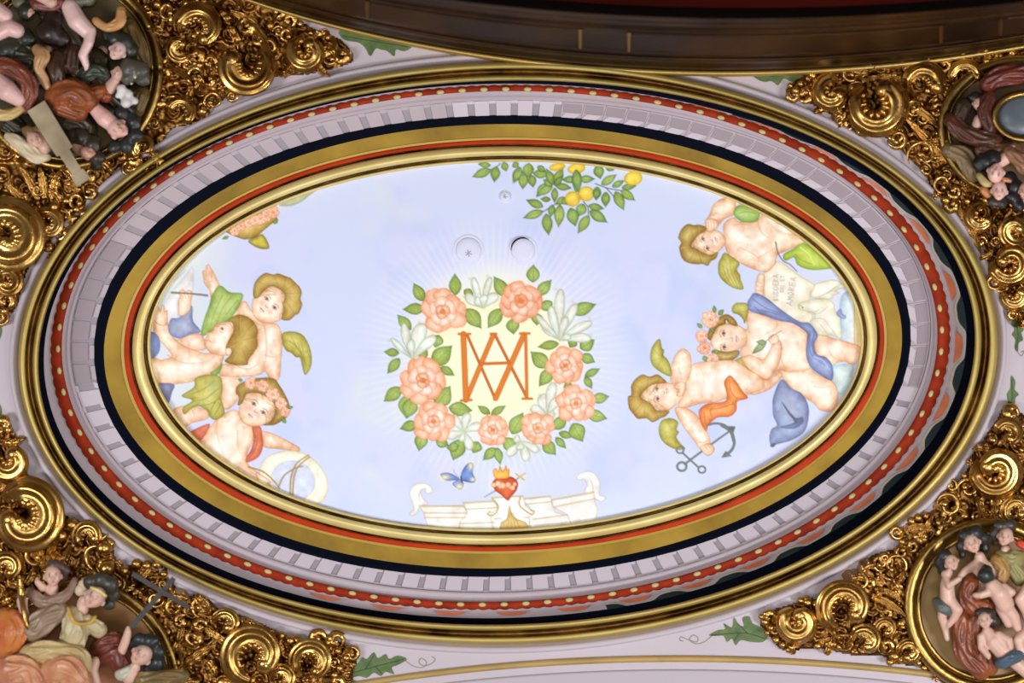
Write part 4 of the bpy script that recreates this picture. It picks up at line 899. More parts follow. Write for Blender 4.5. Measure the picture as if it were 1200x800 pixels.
for l in (((108, 256), (352, 254)), ((128, 291), (370, 293)), ((130, 318), (366, 318)), ((350, 238), (520, 228)), ((365, 272), (540, 262)), ((330, 352), (525, 345)), ((690, 214), (842, 200)), ((700, 244), (850, 228)), ((740, 328), (936, 302)), ((850, 220), (1086, 178)), ((862, 258), (1090, 212)), ((512, 208), (688, 198)), ((525, 325), (560, 322)), ((690, 318), (722, 316))):
    stroke(KQ(*l), 1.3, (196, 170, 104), .8, sm=0)
for l in (((512, 210), (545, 250), (535, 290), (505, 308), (486, 296), (500, 284)), ((672, 200), (665, 245), (700, 280), (735, 300), (748, 284), (730, 276))): stroke(KQ(*l), 1.6, (188, 156, 86), .9)
for l in (((118, 160), (100, 190), (108, 225)), ((1068, 110), (1080, 150), (1075, 180))): stroke(KQ(*l), .9, (196, 180, 140), .8)
part('finial', 'gilt shell finial', bal)
fill(KQ((610, 250), (622, 290), (645, 322), (702, 345), (716, 378), (700, 400), (572, 400), (560, 350), (592, 325), (602, 290)), (222, 194, 126), edge=(188, 150, 78), ew=2, line=(140, 106, 52))
for k in range(4): stroke(KQ((612 + k * 6, 290), (600 + k * 22, 375)), .6, (160, 124, 62), .7, sm=0)
pid = P('painted_heart', 'flaming red heart ringed with roses and pierced by a dagger')
q = q1(KQ, 582, 120); blob(q[0], q[1], 17, 17, (250, 246, 236), .7)
part('dagger', 'thin grey dagger with gold hilt', pid); stroke(KQ((470, 202), (540, 162)), 1.2, (128, 142, 170), .9, 1.8, sm=0, idd=True); stroke(KQ((645, 110), (670, 85)), 1.6, (128, 142, 170), .9, sm=0, idd=True); stroke(KQ((645, 72), (692, 106)), 1.8, (216, 178, 92), 1, sm=0, idd=True); stroke(KQ((668, 90), (698, 68)), 2, (222, 190, 110), 1, sm=0, idd=True)
cur = pid
fill(KQ((522, 150), (515, 118), (545, 92), (582, 98), (620, 88), (656, 118), (650, 162), (622, 198), (600, 222), (565, 192), (532, 168)), (216, 92, 50), edge=(170, 56, 30), ew=2.4, line=(130, 40, 24), hi=(232, 120, 74))
part('flame', 'yellow flame', pid)
fill(KQ((528, 95), (518, 55), (535, 40), (545, 60), (556, 25), (572, 55), (590, 25), (598, 50), (608, 42), (606, 92), (570, 100)), (246, 204, 92), edge=(228, 128, 52), ew=1.8, line=(190, 96, 40), la=.6)
part('flower', 'small cream roses', pid)
for x, y, r in ((522, 135, 15), (545, 128, 17), (572, 138, 18), (602, 134, 18), (628, 150, 16), (640, 130, 13), (556, 145, 10), (615, 150, 10)):
    q = q1(KQ, x, y); fill(ring_poly(q[0], q[1], r / 4.8, r / 4.8, 0, 12, .15, 5), (250, 214, 180), edge=(230, 150, 96), ew=1.0, line=(176, 104, 60), sm=0)
pid = P('painted_butterfly', 'blue butterfly with pale yellow wing tips')
fill(KQ((336, 102), (342, 60), (368, 20), (396, 8), (408, 30), (402, 66), (418, 100), (408, 122), (362, 116)), (118, 146, 208), edge=(76, 96, 160), ew=1.8, line=(50, 60, 110))
fill(KQ((330, 104), (300, 80), (262, 66), (222, 74), (248, 108), (300, 108)), (130, 156, 212), edge=(84, 104, 166), ew=1.6, line=(50, 60, 110))
fill(KQ((332, 102), (300, 116), (290, 132), (318, 155), (340, 158), (352, 128)), (156, 178, 222), edge=(100, 118, 176), ew=1.4, line=(60, 70, 120))
for x, y, rx, ry in ((392, 28, 2.6, 4.4), (404, 104, 2.6, 2.2), (246, 92, 4.6, 2.6), (328, 144, 3.6, 2.4)): blob(*q1(KQ, x, y), rx * 1.3, ry * 1.3, (250, 236, 168), .95)
stroke(KQ((336, 88), (342, 118)), 1.6, (60, 56, 60), .9, sm=0); stroke(KQ((326, 96), (298, 60), (300, 48)), .4, (80, 80, 100), .8)

# ------------------------------------------------ turn the field into meshes
CC = C.reshape(PHH, 2, PW, 2, 3)
def vcolour():
    """colour at cell corners: mean of the four samples around each corner"""
    Cp = np.pad(C, ((1, 1), (1, 1), (0, 0)), mode='edge')
    s = (Cp[0:-1:2, 0:-1:2] + Cp[1::2, 0:-1:2][:PHH + 1] + Cp[0:-1:2, 1::2][:, :PW + 1] + Cp[1::2, 1::2]) / 4
    return s
VC = linA(vcolour()) * 1.0
gxv, gyv = X0 + np.arange(PW + 1), Y0 + np.arange(PHH + 1)
mc = curve('M0', np.linspace(0, 2 * math.pi, 721))
ang = np.arctan2((gyv[:, None] - CY) / 215, (gxv[None, :] - CX) / 416)
def r_of(px, py): return np.hypot((px - CX) / 416, (py - CY) / 215)
ta = np.arctan2((mc[:, 1] - CY) / 215, (mc[:, 0] - CX) / 416); tr = r_of(mc[:, 0], mc[:, 1]); od = np.argsort(ta)
lim = np.interp(ang, ta[od], tr[od], period=2 * math.pi)
insid = r_of(gxv[None, :], gyv[:, None]) < lim + .012
cell_in = insid[:-1, :-1] | insid[1:, 1:]
HM = -.272
kk = (D - HM) / D * S
painting = empty('ceiling_painting', W(CX, CY, HM)); tag(painting, 'oval painting of a pale blue sky with cherubs, lemon branches and a rose wreath', 'painting')
RX, RY, RZ = painting.location
made = {}
def cells_mesh(name, mask, step=1):
    ys, xs = np.nonzero(mask)
    corners = np.stack([ys * (PW + 1) + xs, (ys + 1) * (PW + 1) + xs, (ys + 1) * (PW + 1) + xs + 1, ys * (PW + 1) + xs + 1], 1)
    u, inv = np.unique(corners.ravel(), return_inverse=True)
    vy, vx = u // (PW + 1), u % (PW + 1)
    co = np.stack([(gxv[vx] - 600) * kk, (gyv[vy] - 400) * kk, np.full(len(u), ZC - HM)], 1)
    me = bpy.data.meshes.new(name); nf = len(ys)
    me.vertices.add(len(u)); me.vertices.foreach_set('co', co.ravel().astype(np.float32))
    me.loops.add(nf * 4); me.loops.foreach_set('vertex_index', inv.astype(np.int32).ravel())
    me.polygons.add(nf); me.polygons.foreach_set('loop_start', np.arange(0, nf * 4, 4, dtype=np.int32))
    me.update(calc_edges=True)
    a = me.color_attributes.new('Col', 'FLOAT_COLOR', 'POINT')
    c = np.ones((len(u), 4), np.float32); c[:, :3] = VC[vy, vx]; a.data.foreach_set('color', c.ravel())
    me.materials.append(M['paint'])
    return me
IDS[~cell_in] = -1
def components(mask):
    """loose islands of a painted part, largest first; specks stay with the largest"""
    lab = np.zeros(mask.shape, np.int32); n = 0; sizes = []
    pts = list(zip(*np.nonzero(mask))); on = set(pts)
    while on:
        st = [on.pop()]; n += 1; k = 0
        while st:
            y, x = st.pop(); lab[y, x] = n; k += 1
            for dy in (-1, 0, 1):
                for dx in (-1, 0, 1):
                    q = (y + dy, x + dx)
                    if q in on: on.discard(q); st.append(q)
        sizes.append(k)
    if not sizes: return []
    od = sorted(range(n), key=lambda i: -sizes[i]); main = lab == od[0] + 1; out = []
    for i in od[1:]:
        if sizes[i] < 30: main |= lab == i + 1
        else: out.append(lab == i + 1)
    return [main] + out
def put(nm, mask, par, lb):
    o = bpy.data.objects.new(nm, cells_mesh(nm, mask)); sc.collection.objects.link(o)
    if par is None: adopt(painting, o)
    else: o.parent = par
    if lb: o['label'] = lb
    return o
for i, (nm, lb, par) in enumerate(PARTS):
    mask = IDS == i
    if mask.sum() < 4: continue
    p_ = made.get(par) if par is not None else None
    cs = [mask] if i == 0 else components(mask)
    made[i] = put(nm, cs[0], p_, lb)
    for c_ in cs[1:]:
        if nm in ('painted_lemon_branch',): put('twig', c_, made[i], None)
        elif nm == 'painted_cherub': put('limb', c_, made[i], None)
        elif p_ is None: put('piece', c_, made[i], None)
        else: put(nm, c_, p_, lb)
# round caps set flush in the sky
def cap(label, x, y, r, dark=False, small=False):
    g = Geo0()
    n = 36; prof_ = [(1.26, .0), (1.18, .003), (1.05, .006), (.99, .002), (.97, .010), (.9, .014), (.5, .015), (.02, .015)]
    V = []; F = []
    for q, h in prof_:
        for k in range(n): V.append(W(x + r * q * math.cos(2 * math.pi * k / n), y + r * q * math.sin(2 * math.pi * k / n), HM + h))
    for j in range(len(prof_) - 1):
        for k in range(n): F.append((j * n + k, j * n + (k + 1) % n, (j + 1) * n + (k + 1) % n, (j + 1) * n + k))
    F.append(tuple((len(prof_) - 1) * n + k for k in range(n)))
    o = mesh_obj('round_vent', V, F, M['cap'], None, True); tag(o, label, 'vent', 'round vents in the painted sky')
    if dark:
        V = []; F = []
        for k in range(22):
            a = math.radians(178 + 122 * k / 21); wv = .5 + 1.3 * math.sin(math.pi * k / 21)
            for rr2, hh in ((r * .98, .017), (r * .98 + wv, .017)): V.append(W(x + rr2 * math.cos(a), y + rr2 * math.sin(a), HM + hh))
            if k: F.append((2 * k - 2, 2 * k - 1, 2 * k + 1, 2 * k))
        q = mesh_obj('gap', V, F, M['black']); q.parent = o; q['label'] = 'dark open gap along the upper left rim'
    if small or not dark:
        V = []; F = []; b = 0
        for k in range(6 if not small else 5):
            a = k * 1.05 + .3; L = r * (.28 if not small else .5); wv = .5
            cx_, cy_ = (x, y + r * .25) if not small else (x, y)
            p0 = (cx_ + .5 * math.cos(a), cy_ + .5 * math.sin(a)); p1 = (cx_ + L * math.cos(a), cy_ + L * math.sin(a)); nx_, ny_ = -math.sin(a) * wv / 2, math.cos(a) * wv / 2
            for hh in (.015, .019):
                for px_, py_ in ((p0[0] + nx_, p0[1] + ny_), (p0[0] - nx_, p0[1] - ny_), (p1[0] - nx_, p1[1] - ny_), (p1[0] + nx_, p1[1] + ny_)): V.append(W(px_, py_, HM + hh))
            F += [tuple(b + i for i in f) for f in ((4, 5, 6, 7), (0, 1, 5, 4), (1, 2, 6, 5), (2, 3, 7, 6), (3, 0, 4, 7))]; b += 8
        q = mesh_obj('spider_vanes', V, F, M['cap_grey']); q.parent = o
class Geo0: pass
M['cap'] = mat('cap_white', (214, 218, 240), .45); M['cap_grey'] = mat('cap_grey', (140, 144, 160), .5)
cap('left of two round white vents above the wreath, with small grey star vanes', 549, 293, 15)
cap('right of two round white vents above the wreath, with a dark open gap', 613, 293, 14, dark=True)
cap('smallest round vent, alone left of the lemon branches', 592, 230, 6, small=True)
# ================================================================== GILDED SCROLLWORK
def spiral(cx, cy, r0, r1, a0, a1, w0, w1, h0, h1, n=34, bulge=.25):
    out = []
    for i in range(n):
        t = i / (n - 1); a = math.radians(a0 + (a1 - a0) * t); r = r0 + (r1 - r0) * t ** 1.15
        w_ = (w0 + (w1 - w0) * t) * (1 + bulge * math.sin(math.pi * t)) * min(1, .35 + t * 5)
        out.append((cx + r * math.cos(a), cy + r * math.sin(a), h0 + (h1 - h0) * t, w_))
    return out
def bezier(p0, p1, p2, w0, w1, h0, h1, n=22):
    out = []
    for i in range(n):
        t = i / (n - 1)
        out.append(((1 - t) ** 2 * p0[0] + 2 * t * (1 - t) * p1[0] + t * t * p2[0], (1 - t) ** 2 * p0[1] + 2 * t * (1 - t) * p1[1] + t * t * p2[1],
                    h0 + (h1 - h0) * t, (w0 + (w1 - w0) * t)))
    return out
class Geo:
    """vertices and faces gathered for one mesh; positions in picture pixels plus height in pixels"""
    def __init__(s): s.v = []; s.f = []
    def tube(s, path, ribs=0, seg=16, depth=.13, flat=1.0, knob=0.0, kn=7, knph=0):
        P_ = np.array([[p[0], p[1], p[2]] for p in path], float); n = len(P_)
        T = np.gradient(P_, axis=0); T /= np.linalg.norm(T, axis=1, keepdims=True) + 1e-9
        up = np.array([0, 0, 1.0]); b0 = len(s.v)
        for i in range(n):
            side = np.cross(up, T[i]); side /= np.linalg.norm(side) + 1e-9; u2 = np.cross(T[i], side)
            w_ = path[i][3]; k = 1 + knob * abs(math.sin(math.pi * kn * i / (n - 1) + knph))
            for j in range(seg):
                a = 2 * math.pi * j / seg; q = w_ * k * (1 + (depth * math.cos(ribs * a) if ribs else 0))
                s.v.append(P_[i] + side * math.cos(a) * q + u2 * math.sin(a) * q * flat)
        for i in range(n - 1):
            for j in range(seg):
                j2 = (j + 1) % seg
                s.f.append((b0 + i * seg + j, b0 + i * seg + j2, b0 + (i + 1) * seg + j2, b0 + (i + 1) * seg + j))
        for e, rev in ((0, 1), (n - 1, 0)):
            ring = [b0 + e * seg + j for j in range(seg)]; s.f.append(tuple(ring[::-1] if rev else ring))
        return s
    def ball(s, x, y, h, r, rz=None, nu=10, nv=7, stretch=(1, 1), ang=0.0):
        b0 = len(s.v); rz = r if rz is None else rz; ca, sa = math.cos(ang), math.sin(ang)
        s.v.append(np.array([x, y, h + rz]))
        for i in range(1, nv):
            p = math.pi * i / nv
            for j in range(nu):
                a = 2 * math.pi * j / nu; u, v = r * stretch[0] * math.sin(p) * math.cos(a), r * stretch[1] * math.sin(p) * math.sin(a)
                s.v.append(np.array([x + u * ca - v * sa, y + u * sa + v * ca, h + rz * math.cos(p)]))
        s.v.append(np.array([x, y, h - rz])); e = len(s.v) - 1
        for j in range(nu):
            s.f.append((b0, b0 + 1 + j, b0 + 1 + (j + 1) % nu)); s.f.append((e, b0 + 1 + (nv - 2) * nu + (j + 1) % nu, b0 + 1 + (nv - 2) * nu + j))
            for i in range(nv - 2):
                s.f.append((b0 + 1 + i * nu + j, b0 + 1 + (i + 1) * nu + j, b0 + 1 + (i + 1) * nu + (j + 1) % nu, b0 + 1 + i * nu + (j + 1) % nu))
        return s
    def leaf(s, path, wd, ridge=.5, lobes=5, seg=11, h=4.0, curl=5.0):
        """acanthus leaf laid along a path: lobed edges, fluted surface, curled tip"""
        P_ = np.array([[p[0], p[1], p[2]] for p in path], float); n = len(P_); T = np.gradient(P_, axis=0)
        T /= np.linalg.norm(T, axis=1, keepdims=True) + 1e-9; b0 = len(s.v)
        for side_h in (0, -3.5):
            for i in range(n):
                t = i / (n - 1); w_ = wd * (math.sin(math.pi * min(1, t * .88 + .1)) ** .7) * (1 - .28 * abs(math.sin(math.pi * lobes * t)))
                side = np.array([-T[i][1], T[i][0], 0]); side /= np.linalg.norm(side) + 1e-9
                for j in range(seg):
                    u = -1 + 2 * j / (seg - 1)
                    z = h * (1 - u * u) * .9 + ridge * h * math.cos(u * 3 * math.pi) * (1 - .4 * abs(u)) * .5 + curl * t ** 3 + (1.2 * math.sin(math.pi * lobes * t) ** 2) * abs(u)
                    s.v.append(P_[i] + side * u * w_ + np.array([0, 0, z + side_h]))
        N = n * seg
        for i in range(n - 1):
            for j in range(seg - 1):
                a = b0 + i * seg + j; s.f.append((a, a + 1, a + seg + 1, a + seg)); s.f.append((a + N, a + N + seg, a + N + seg + 1, a + N + 1))
            for j in (0, seg - 1):
                a = b0 + i * seg + j; s.f.append((a, a + seg, a + seg + N, a + N))
        return s
    def obj(s, name, m, h0=0.0, smooth=True, col=None):
        """h0: metres below the ceiling plane"""
        V = [W(v[0], v[1], h0 + v[2] * S) for v in s.v]
        return mesh_obj(name, V, s.f, m, None, smooth, col)
    def place(s):
        return [W(v[0], v[1], v[2] * S) for v in s.v]

def point_in(poly, x, y):
    c = False; n = len(poly)
    for i in range(n):
        ax, ay = poly[i - 1]; bx, by = poly[i]
        if (ay > y) != (by > y) and x < (bx - ax) * (y - ay) / (by - ay) + ax: c = not c
    return c
def poly_dist(poly, X, Y):
    d = np.full(X.shape, 1e9); ins = np.zeros(X.shape, bool)
    for i in range(len(poly)):
        ax, ay = poly[i - 1]; bx, by = poly[i]; ex, ey = bx - ax, by - ay; L2 = ex * ex + ey * ey + 1e-9
        t = np.clip(((X - ax) * ex + (Y - ay) * ey) / L2, 0, 1); d = np.minimum(d, np.hypot(X - ax - t * ex, Y - ay - t * ey))
        if abs(ey) > 1e-9: ins ^= ((ay > Y) != (by > Y)) & (X < ex * (Y - ay) / ey + ax)
    return np.where(ins, d, -d)
def ground(poly, med, seed, step=2.0):
    """low carved ground: knobs and little volutes pressed out of one gilded sheet"""
    p = np.array(poly, float); r = np.random.RandomState(seed)
    xs = np.arange(p[:, 0].min(), p[:, 0].max() + step, step); ys = np.arange(p[:, 1].min(), p[:, 1].max() + step, step)
    X, Y = np.meshgrid(xs, ys); d = poly_dist(catmull(p, 3), X, Y)
    pts = []
    for _ in range(2600):
        x, y = r.uniform(xs[0], xs[-1]), r.uniform(ys[0], ys[-1])
        if all((x - a) ** 2 + (y - b) ** 2 > 110 for a, b, _c in pts): pts.append((x, y, r.uniform(6, 13)))
    Hh = np.zeros_like(X)
    for x, y, R in pts:
        q = np.hypot(X - x, Y - y) / R
        k = np.where(q < 1.05, np.maximum(np.exp(-(q / .34) ** 2) * .95, np.exp(-((q - .74) / .2) ** 2) * .8), 0) * R * .75
        Hh = np.maximum(Hh, k)
    Hh = 2.0 + Hh + 1.0 * np.sin(X * .9 + Y * .4) * np.sin(Y * .8)
    edge = np.clip(d / 5, 0, 1) ** .5; Hh = Hh * edge
    keep = d > -.6
    if med is not None: keep &= np.hypot((X - med[0]) / med[2], (Y - med[1]) / med[3]) > .93
    nx = len(xs); idx = -np.ones(X.shape, int); cells = []
    for j in range(len(ys) - 1):
        for i in range(nx - 1):
            if keep[j, i] and keep[j + 1, i] and keep[j, i + 1] and keep[j + 1, i + 1]: cells.append((j, i))
    V = []; F = []
    for j, i in cells:
        f = []
        for (jj, ii) in ((j, i), (j + 1, i), (j + 1, i + 1), (j, i + 1)):
            if idx[jj, ii] < 0: idx[jj, ii] = len(V); V.append(W(X[jj, ii], Y[jj, ii], float(Hh[jj, ii]) * S))
            f.append(idx[jj, ii])
        F.append(tuple(f))
    return mesh_obj('ground', V, F, M['gold_deep'], None, True)

_shared = {}
def stamp(kind, x, y, h, r, ang, root):
    """small repeated pieces share mesh data; each one is an object of its own"""
    if kind not in _shared:
        g = Geo()
        if kind == 'bead': g.ball(0, 0, 0, 1, 1, nu=12, nv=8)
        elif kind == 'small_scroll':
            g.tube(spiral(0, 0, 1.0, .22, 0, 500, .2, .17, .0, .35, n=30, bulge=.5), ribs=4, seg=12, depth=.12); g.ball(0, 0, .35, .27, nu=10, nv=6)
        elif kind == 'small_scroll_b':
            g.tube(spiral(0, 0, 1.05, .3, 40, -330, .2, .24, .0, .3, n=26, bulge=.8), ribs=3, seg=12, depth=.16, knob=.3, kn=6); g.ball(.08, .1, .3, .3, nu=10, nv=6)
        elif kind == 'leaflet':
            g.leaf([(-1 + 2 * t / 9, .25 * math.sin(3 * t / 9), .1 * math.sin(math.pi * t / 9), 0) for t in range(10)], .42, h=.3, curl=.35, lobes=3, seg=9)
        elif kind == 'bud':
            for a in range(5): g.ball(.55 * math.cos(a * 1.257), .55 * math.sin(a * 1.257), 0, .42, .42, nu=8, nv=6, stretch=(1.1, .8), ang=a * 1.257)
            g.ball(0, 0, .25, .36, .4, nu=8, nv=6)
        me = bpy.data.meshes.new(kind); me.from_pydata([(v[0] * S, v[1] * S, -v[2] * S) for v in g.v], [], g.f); me.materials.append(M['gold']); me.shade_smooth()
        _shared[kind] = me
    nm = {'small_scroll_b': 'small_scroll'}.get(kind, kind)
    o = bpy.data.objects.new(nm, _shared[kind]); sc.collection.objects.link(o)
    o.location = W(x, y, h * S); o.scale = (r, r, r); o.rotation_euler = (rnd.uniform(-.25, .25), rnd.uniform(-.25, .25), ang)
    adopt(root, o)
    return o
def big_scroll(root, cx, cy, r0, r1, a0, a1, w0, w1, h0=8, h1=16, lobes=9, ribs=7, name='scroll'):
    w0 *= 1.3; w1 *= 1.25; h1 += 3
    g = Geo(); path = spiral(cx, cy, r0, r1, a0, a1, w0, w1, h0, h1, n=44)
    g.tube(path, ribs=ribs, seg=42, depth=.12)
    for k in range(lobes):                       # knuckled leaf lobes folding over the inner edge
        t = (k + .7) / lobes; i = int(t * 43); x, y, h, w_ = path[i]
        dx, dy = cx - x, cy - y; L = math.hypot(dx, dy) + 1e-6; a = math.atan2(dy, dx)
        g.ball(x + dx / L * w_ * .72, y + dy / L * w_ * .72, h + w_ * .6, w_ * .36, w_ * .42, nu=9, nv=6, stretch=(1.25, .72), ang=a)
    x, y, h, w_ = path[-1]; g.ball(x, y, h + 1, w_ * .95, nu=14, nv=9)
    o = g.obj(name, M['gold']); adopt(root, o); return o
def thin_scroll(root, cx, cy, r0, r1, a0, a1, w_=3.0, h0=7, h1=12):
    g = Geo(); g.tube(spiral(cx, cy, r0, r1, a0, a1, w_, w_ * .8, h0, h1, n=44, bulge=.3), ribs=3, seg=14, depth=.12, flat=1.3)
    a = math.radians(a1); g.ball(cx + r1 * math.cos(a), cy + r1 * math.sin(a), h1 + 1, w_ * 1.5, nu=12, nv=8)
    o = g.obj('volute', M['gold']); adopt(root, o); return o
def big_leaf(root, p0, p1, p2, wd, h0=6, h1=12):
    g = Geo(); g.leaf(bezier(p0, p1, p2, 0, 0, h0, h1), wd, h=wd * .55, curl=6, lobes=5, seg=17, ridge=.8)
    o = g.obj('leaf', M['gold']); adopt(root, o); return o

def ornament(label, loc, poly, med, seed, bigs, thins, leaves, beads, nfill, density=13):
    root = empty('gilded_ornament', W(loc[0], loc[1], 0)); tag(root, label, 'ornament', 'gilded scrollwork in the corners')
    o = ground(poly, med, seed); adopt(root, o)
    for b in bigs: big_scroll(root, *b[:10], **(b[10] if len(b) > 10 else {}))
    for t in thins: thin_scroll(root, *t)
    for l in leaves: big_leaf(root, *l)
    for (x, y, r) in beads: stamp('bead', x, y, 8 + r * .3, r, 0, root)
    r = random.Random(seed); pts = []; cnt = 0; pp = [tuple(q) for q in catmull(poly, 3)]
    xs = [p[0] for p in poly]; ys = [p[1] for p in poly]
    for _ in range(9000):
        if cnt >= nfill * 1.6: break
        x, y = r.uniform(min(xs), max(xs)), r.uniform(min(ys), max(ys))
        if not point_in(pp, x, y): continue
        if med is not None and math.hypot((x - med[0]) / (med[2] + 4), (y - med[1]) / (med[3] + 4)) < 1: continue
        if any(math.hypot(x - a, y - b) < density for a, b in pts): continue
        if any(math.hypot(x - b[0], y - b[1]) < abs(b[2]) + b[6] * .9 for b in bigs): continue
        pts.append((x, y)); cnt += 1
        k = r.choice(['small_scroll', 'small_scroll_b', 'bead', 'leaflet', 'bud', 'small_scroll_b', 'leaflet'])
        s_ = {'small_scroll': r.uniform(6, 10), 'small_scroll_b': r.uniform(6, 10), 'bead': r.uniform(3, 5), 'leaflet': r.uniform(9, 14), 'bud': r.uniform(5, 7)}[k]
        stamp(k, x, y, r.uniform(5, 10), s_, r.uniform(0, 6.28), root)
    return root

MED = {'TL': (79, 82, 107, 112), 'TR': (1196, 150, 92, 80), 'BL': (92, 806, 114, 122), 'BR': (1160, 710, 94, 96)}
# ---- upper right
ornament('gilded acanthus scrollwork in the upper right corner, beside the medallion with the oval shield', (1080, 150),
  [(921, 104), (945, 86), (1000, 78), (1060, 72), (1130, 64), (1200, 56), (1300, 46), (1300, 300), (1250, 384), (1192, 378), (1174, 350), (1160, 315), (1150, 288), (1136, 268), (1118, 252), (1100, 236), (1083, 205), (1062, 184), (1035, 160), (1000, 152), (975, 136), (950, 122), (930, 113)],
  MED['TR'], 11,
  [(1028, 122, 25, 20, 235, -60, 8, 11, 10, 18), (975, 107, 15, 9, 300, 20, 6, 8, 10, 16, dict(lobes=6)), (1084, 100, 20, 14, 175, 360, 6, 9, 8, 14, dict(lobes=6)),
   (1132, 92, 17, 15, 170, 350, 4, 5, 8, 12, dict(lobes=4)), (1184, 308, 19, 9, 200, -160, 7, 7, 10, 18, dict(lobes=8)), (1150, 254, 14, 8, 300, 30, 5, 6, 8, 14, dict(lobes=6)), (1190, 345, 12, 8, 200, -20, 5, 6, 8, 14, dict(lobes=5)), (1190, 270, 16, 6, 40, 330, 5, 6, 10, 18, dict(lobes=6))],
  [(1052, 162, 12, 4, 170, -250, 2.6), (1082, 182, 19, 5, 150, 480, 2.2), (996, 86, 9, 3, 0, 380, 2.4), (1105, 215, 11, 4, 60, 430, 2.4), (1165, 330, 9, 3, 0, 400, 2.4), (1187, 368, 6, 2, 0, 300, 2.4), (1100, 130, 11, 4, 90, -300, 2.6)],
  [((1110, 190), (1085, 160), (1062, 140), 7), ((1060, 120), (1085, 130), (1100, 150), 7), ((1120, 240), (1140, 262), (1150, 300), 6), ((1170, 290), (1172, 270), (1185, 245), 6), ((1010, 95), (1040, 84), (1062, 96), 5)],
  [(932, 106, 5), (938, 98, 4), (926, 100, 3.4), (944, 108, 4), (952, 88, 6), (961, 92, 4), (985, 82, 4.5), (1157, 72, 7), (1186, 62, 6), (1172, 66, 4), (1108, 234, 6), (1069, 130, 4), (1048, 88, 5), (1087, 106, 5), (1090, 98, 4), (1190, 355, 7), (1184, 372, 4), (1118, 246, 4), (1165, 70, 4)], 70)
# ---- lower right
ornament('gilded acanthus scrollwork in the lower right corner around the medallion of children', (1080, 690),
  [(889, 728), (905, 714), (925, 708), (948, 699), (960, 702), (975, 686), (1000, 671), (1020, 651), (1040, 644), (1053, 638), (1050, 616), (1075, 604), (1090, 600), (1096, 585), (1112, 571), (1130, 555), (1140, 530), (1155, 510), (1168, 490), (1180, 470), (1190, 478), (1205, 490), (1240, 530), (1300, 600), (1300, 870), (1150, 840), (1090, 787), (1050, 778), (1030, 768), (1000, 768), (960, 760), (918, 762), (903, 748)],
  MED['BR'], 23,
  [(991, 712, 26, 15, 110, 395, 8, 8, 9, 19, dict(lobes=10)), (935, 729, 15, 8, 250, -70, 8, 8, 9, 16, dict(lobes=7)), (1168, 552, 23, 11, 215, -150, 8, 9, 10, 20, dict(lobes=11)), (1014, 752, 15, 7, 200, 420, 6, 6, 8, 14, dict(lobes=7)),
   (1182, 508, 13, 7, 180, 420, 5, 6, 8, 15, dict(lobes=6)), (1192, 598, 14, 7, 120, 400, 5, 5, 8, 14, dict(lobes=6)), (1066, 764, 12, 7, 150, 470, 4, 5, 8, 14, dict(lobes=6)), (1038, 737, 11, 5, 120, 430, 4, 4, 8, 13, dict(lobes=5))],
  [(1008, 682, 12, 4, 120, 520, 2.6), (1048, 662, 19, 6, 150, -240, 2.4), (1032, 660, 9, 2.5, 60, 480, 2.3), (1057, 647, 8, 3, 0, -420, 2.6), (1112, 592, 14, 5, 200, 560, 3), (1135, 572, 12, 4, 150, 560, 3)],
  [((1021, 699), (1040, 702), (1062, 722), 7), ((1025, 690), (1045, 690), (1060, 708), 5), ((1158, 618), (1150, 600), (1144, 580), 7), ((1166, 622), (1165, 600), (1168, 580), 6), ((1062, 622), (1075, 612), (1096, 622), 7), ((1076, 640), (1080, 622), (1094, 604), 6), ((1045, 690), (1052, 680), (1062, 668), 6), ((958, 755), (975, 745), (985, 752), 5), ((1010, 735), (1000, 745), (990, 760), 5)],
  [(896, 728, 5), (892, 722, 3.4), (903, 735, 4.6), (899, 741, 3.4), (909, 749, 5), (917, 755, 4), (924, 761, 4), (946, 705, 6), (956, 708, 5), (938, 703, 4), (958, 756, 5), (970, 754, 4.4), (982, 757, 5), (1048, 768, 7), (1043, 775, 5), (1056, 772, 5.4), (1185, 478, 4), (1184, 486, 5), (1190, 492, 4), (1166, 537, 6), (1174, 531, 5), (1157, 534, 4), (1068, 610, 5), (1076, 606, 5), (1086, 604, 5), (1054, 622, 4.6), (1057, 634, 4.6), (1130, 604, 5), (1100, 612, 5), (1200, 575, 7), (1178, 585, 5), (1012, 668, 4), (1076, 776, 5)], 80)
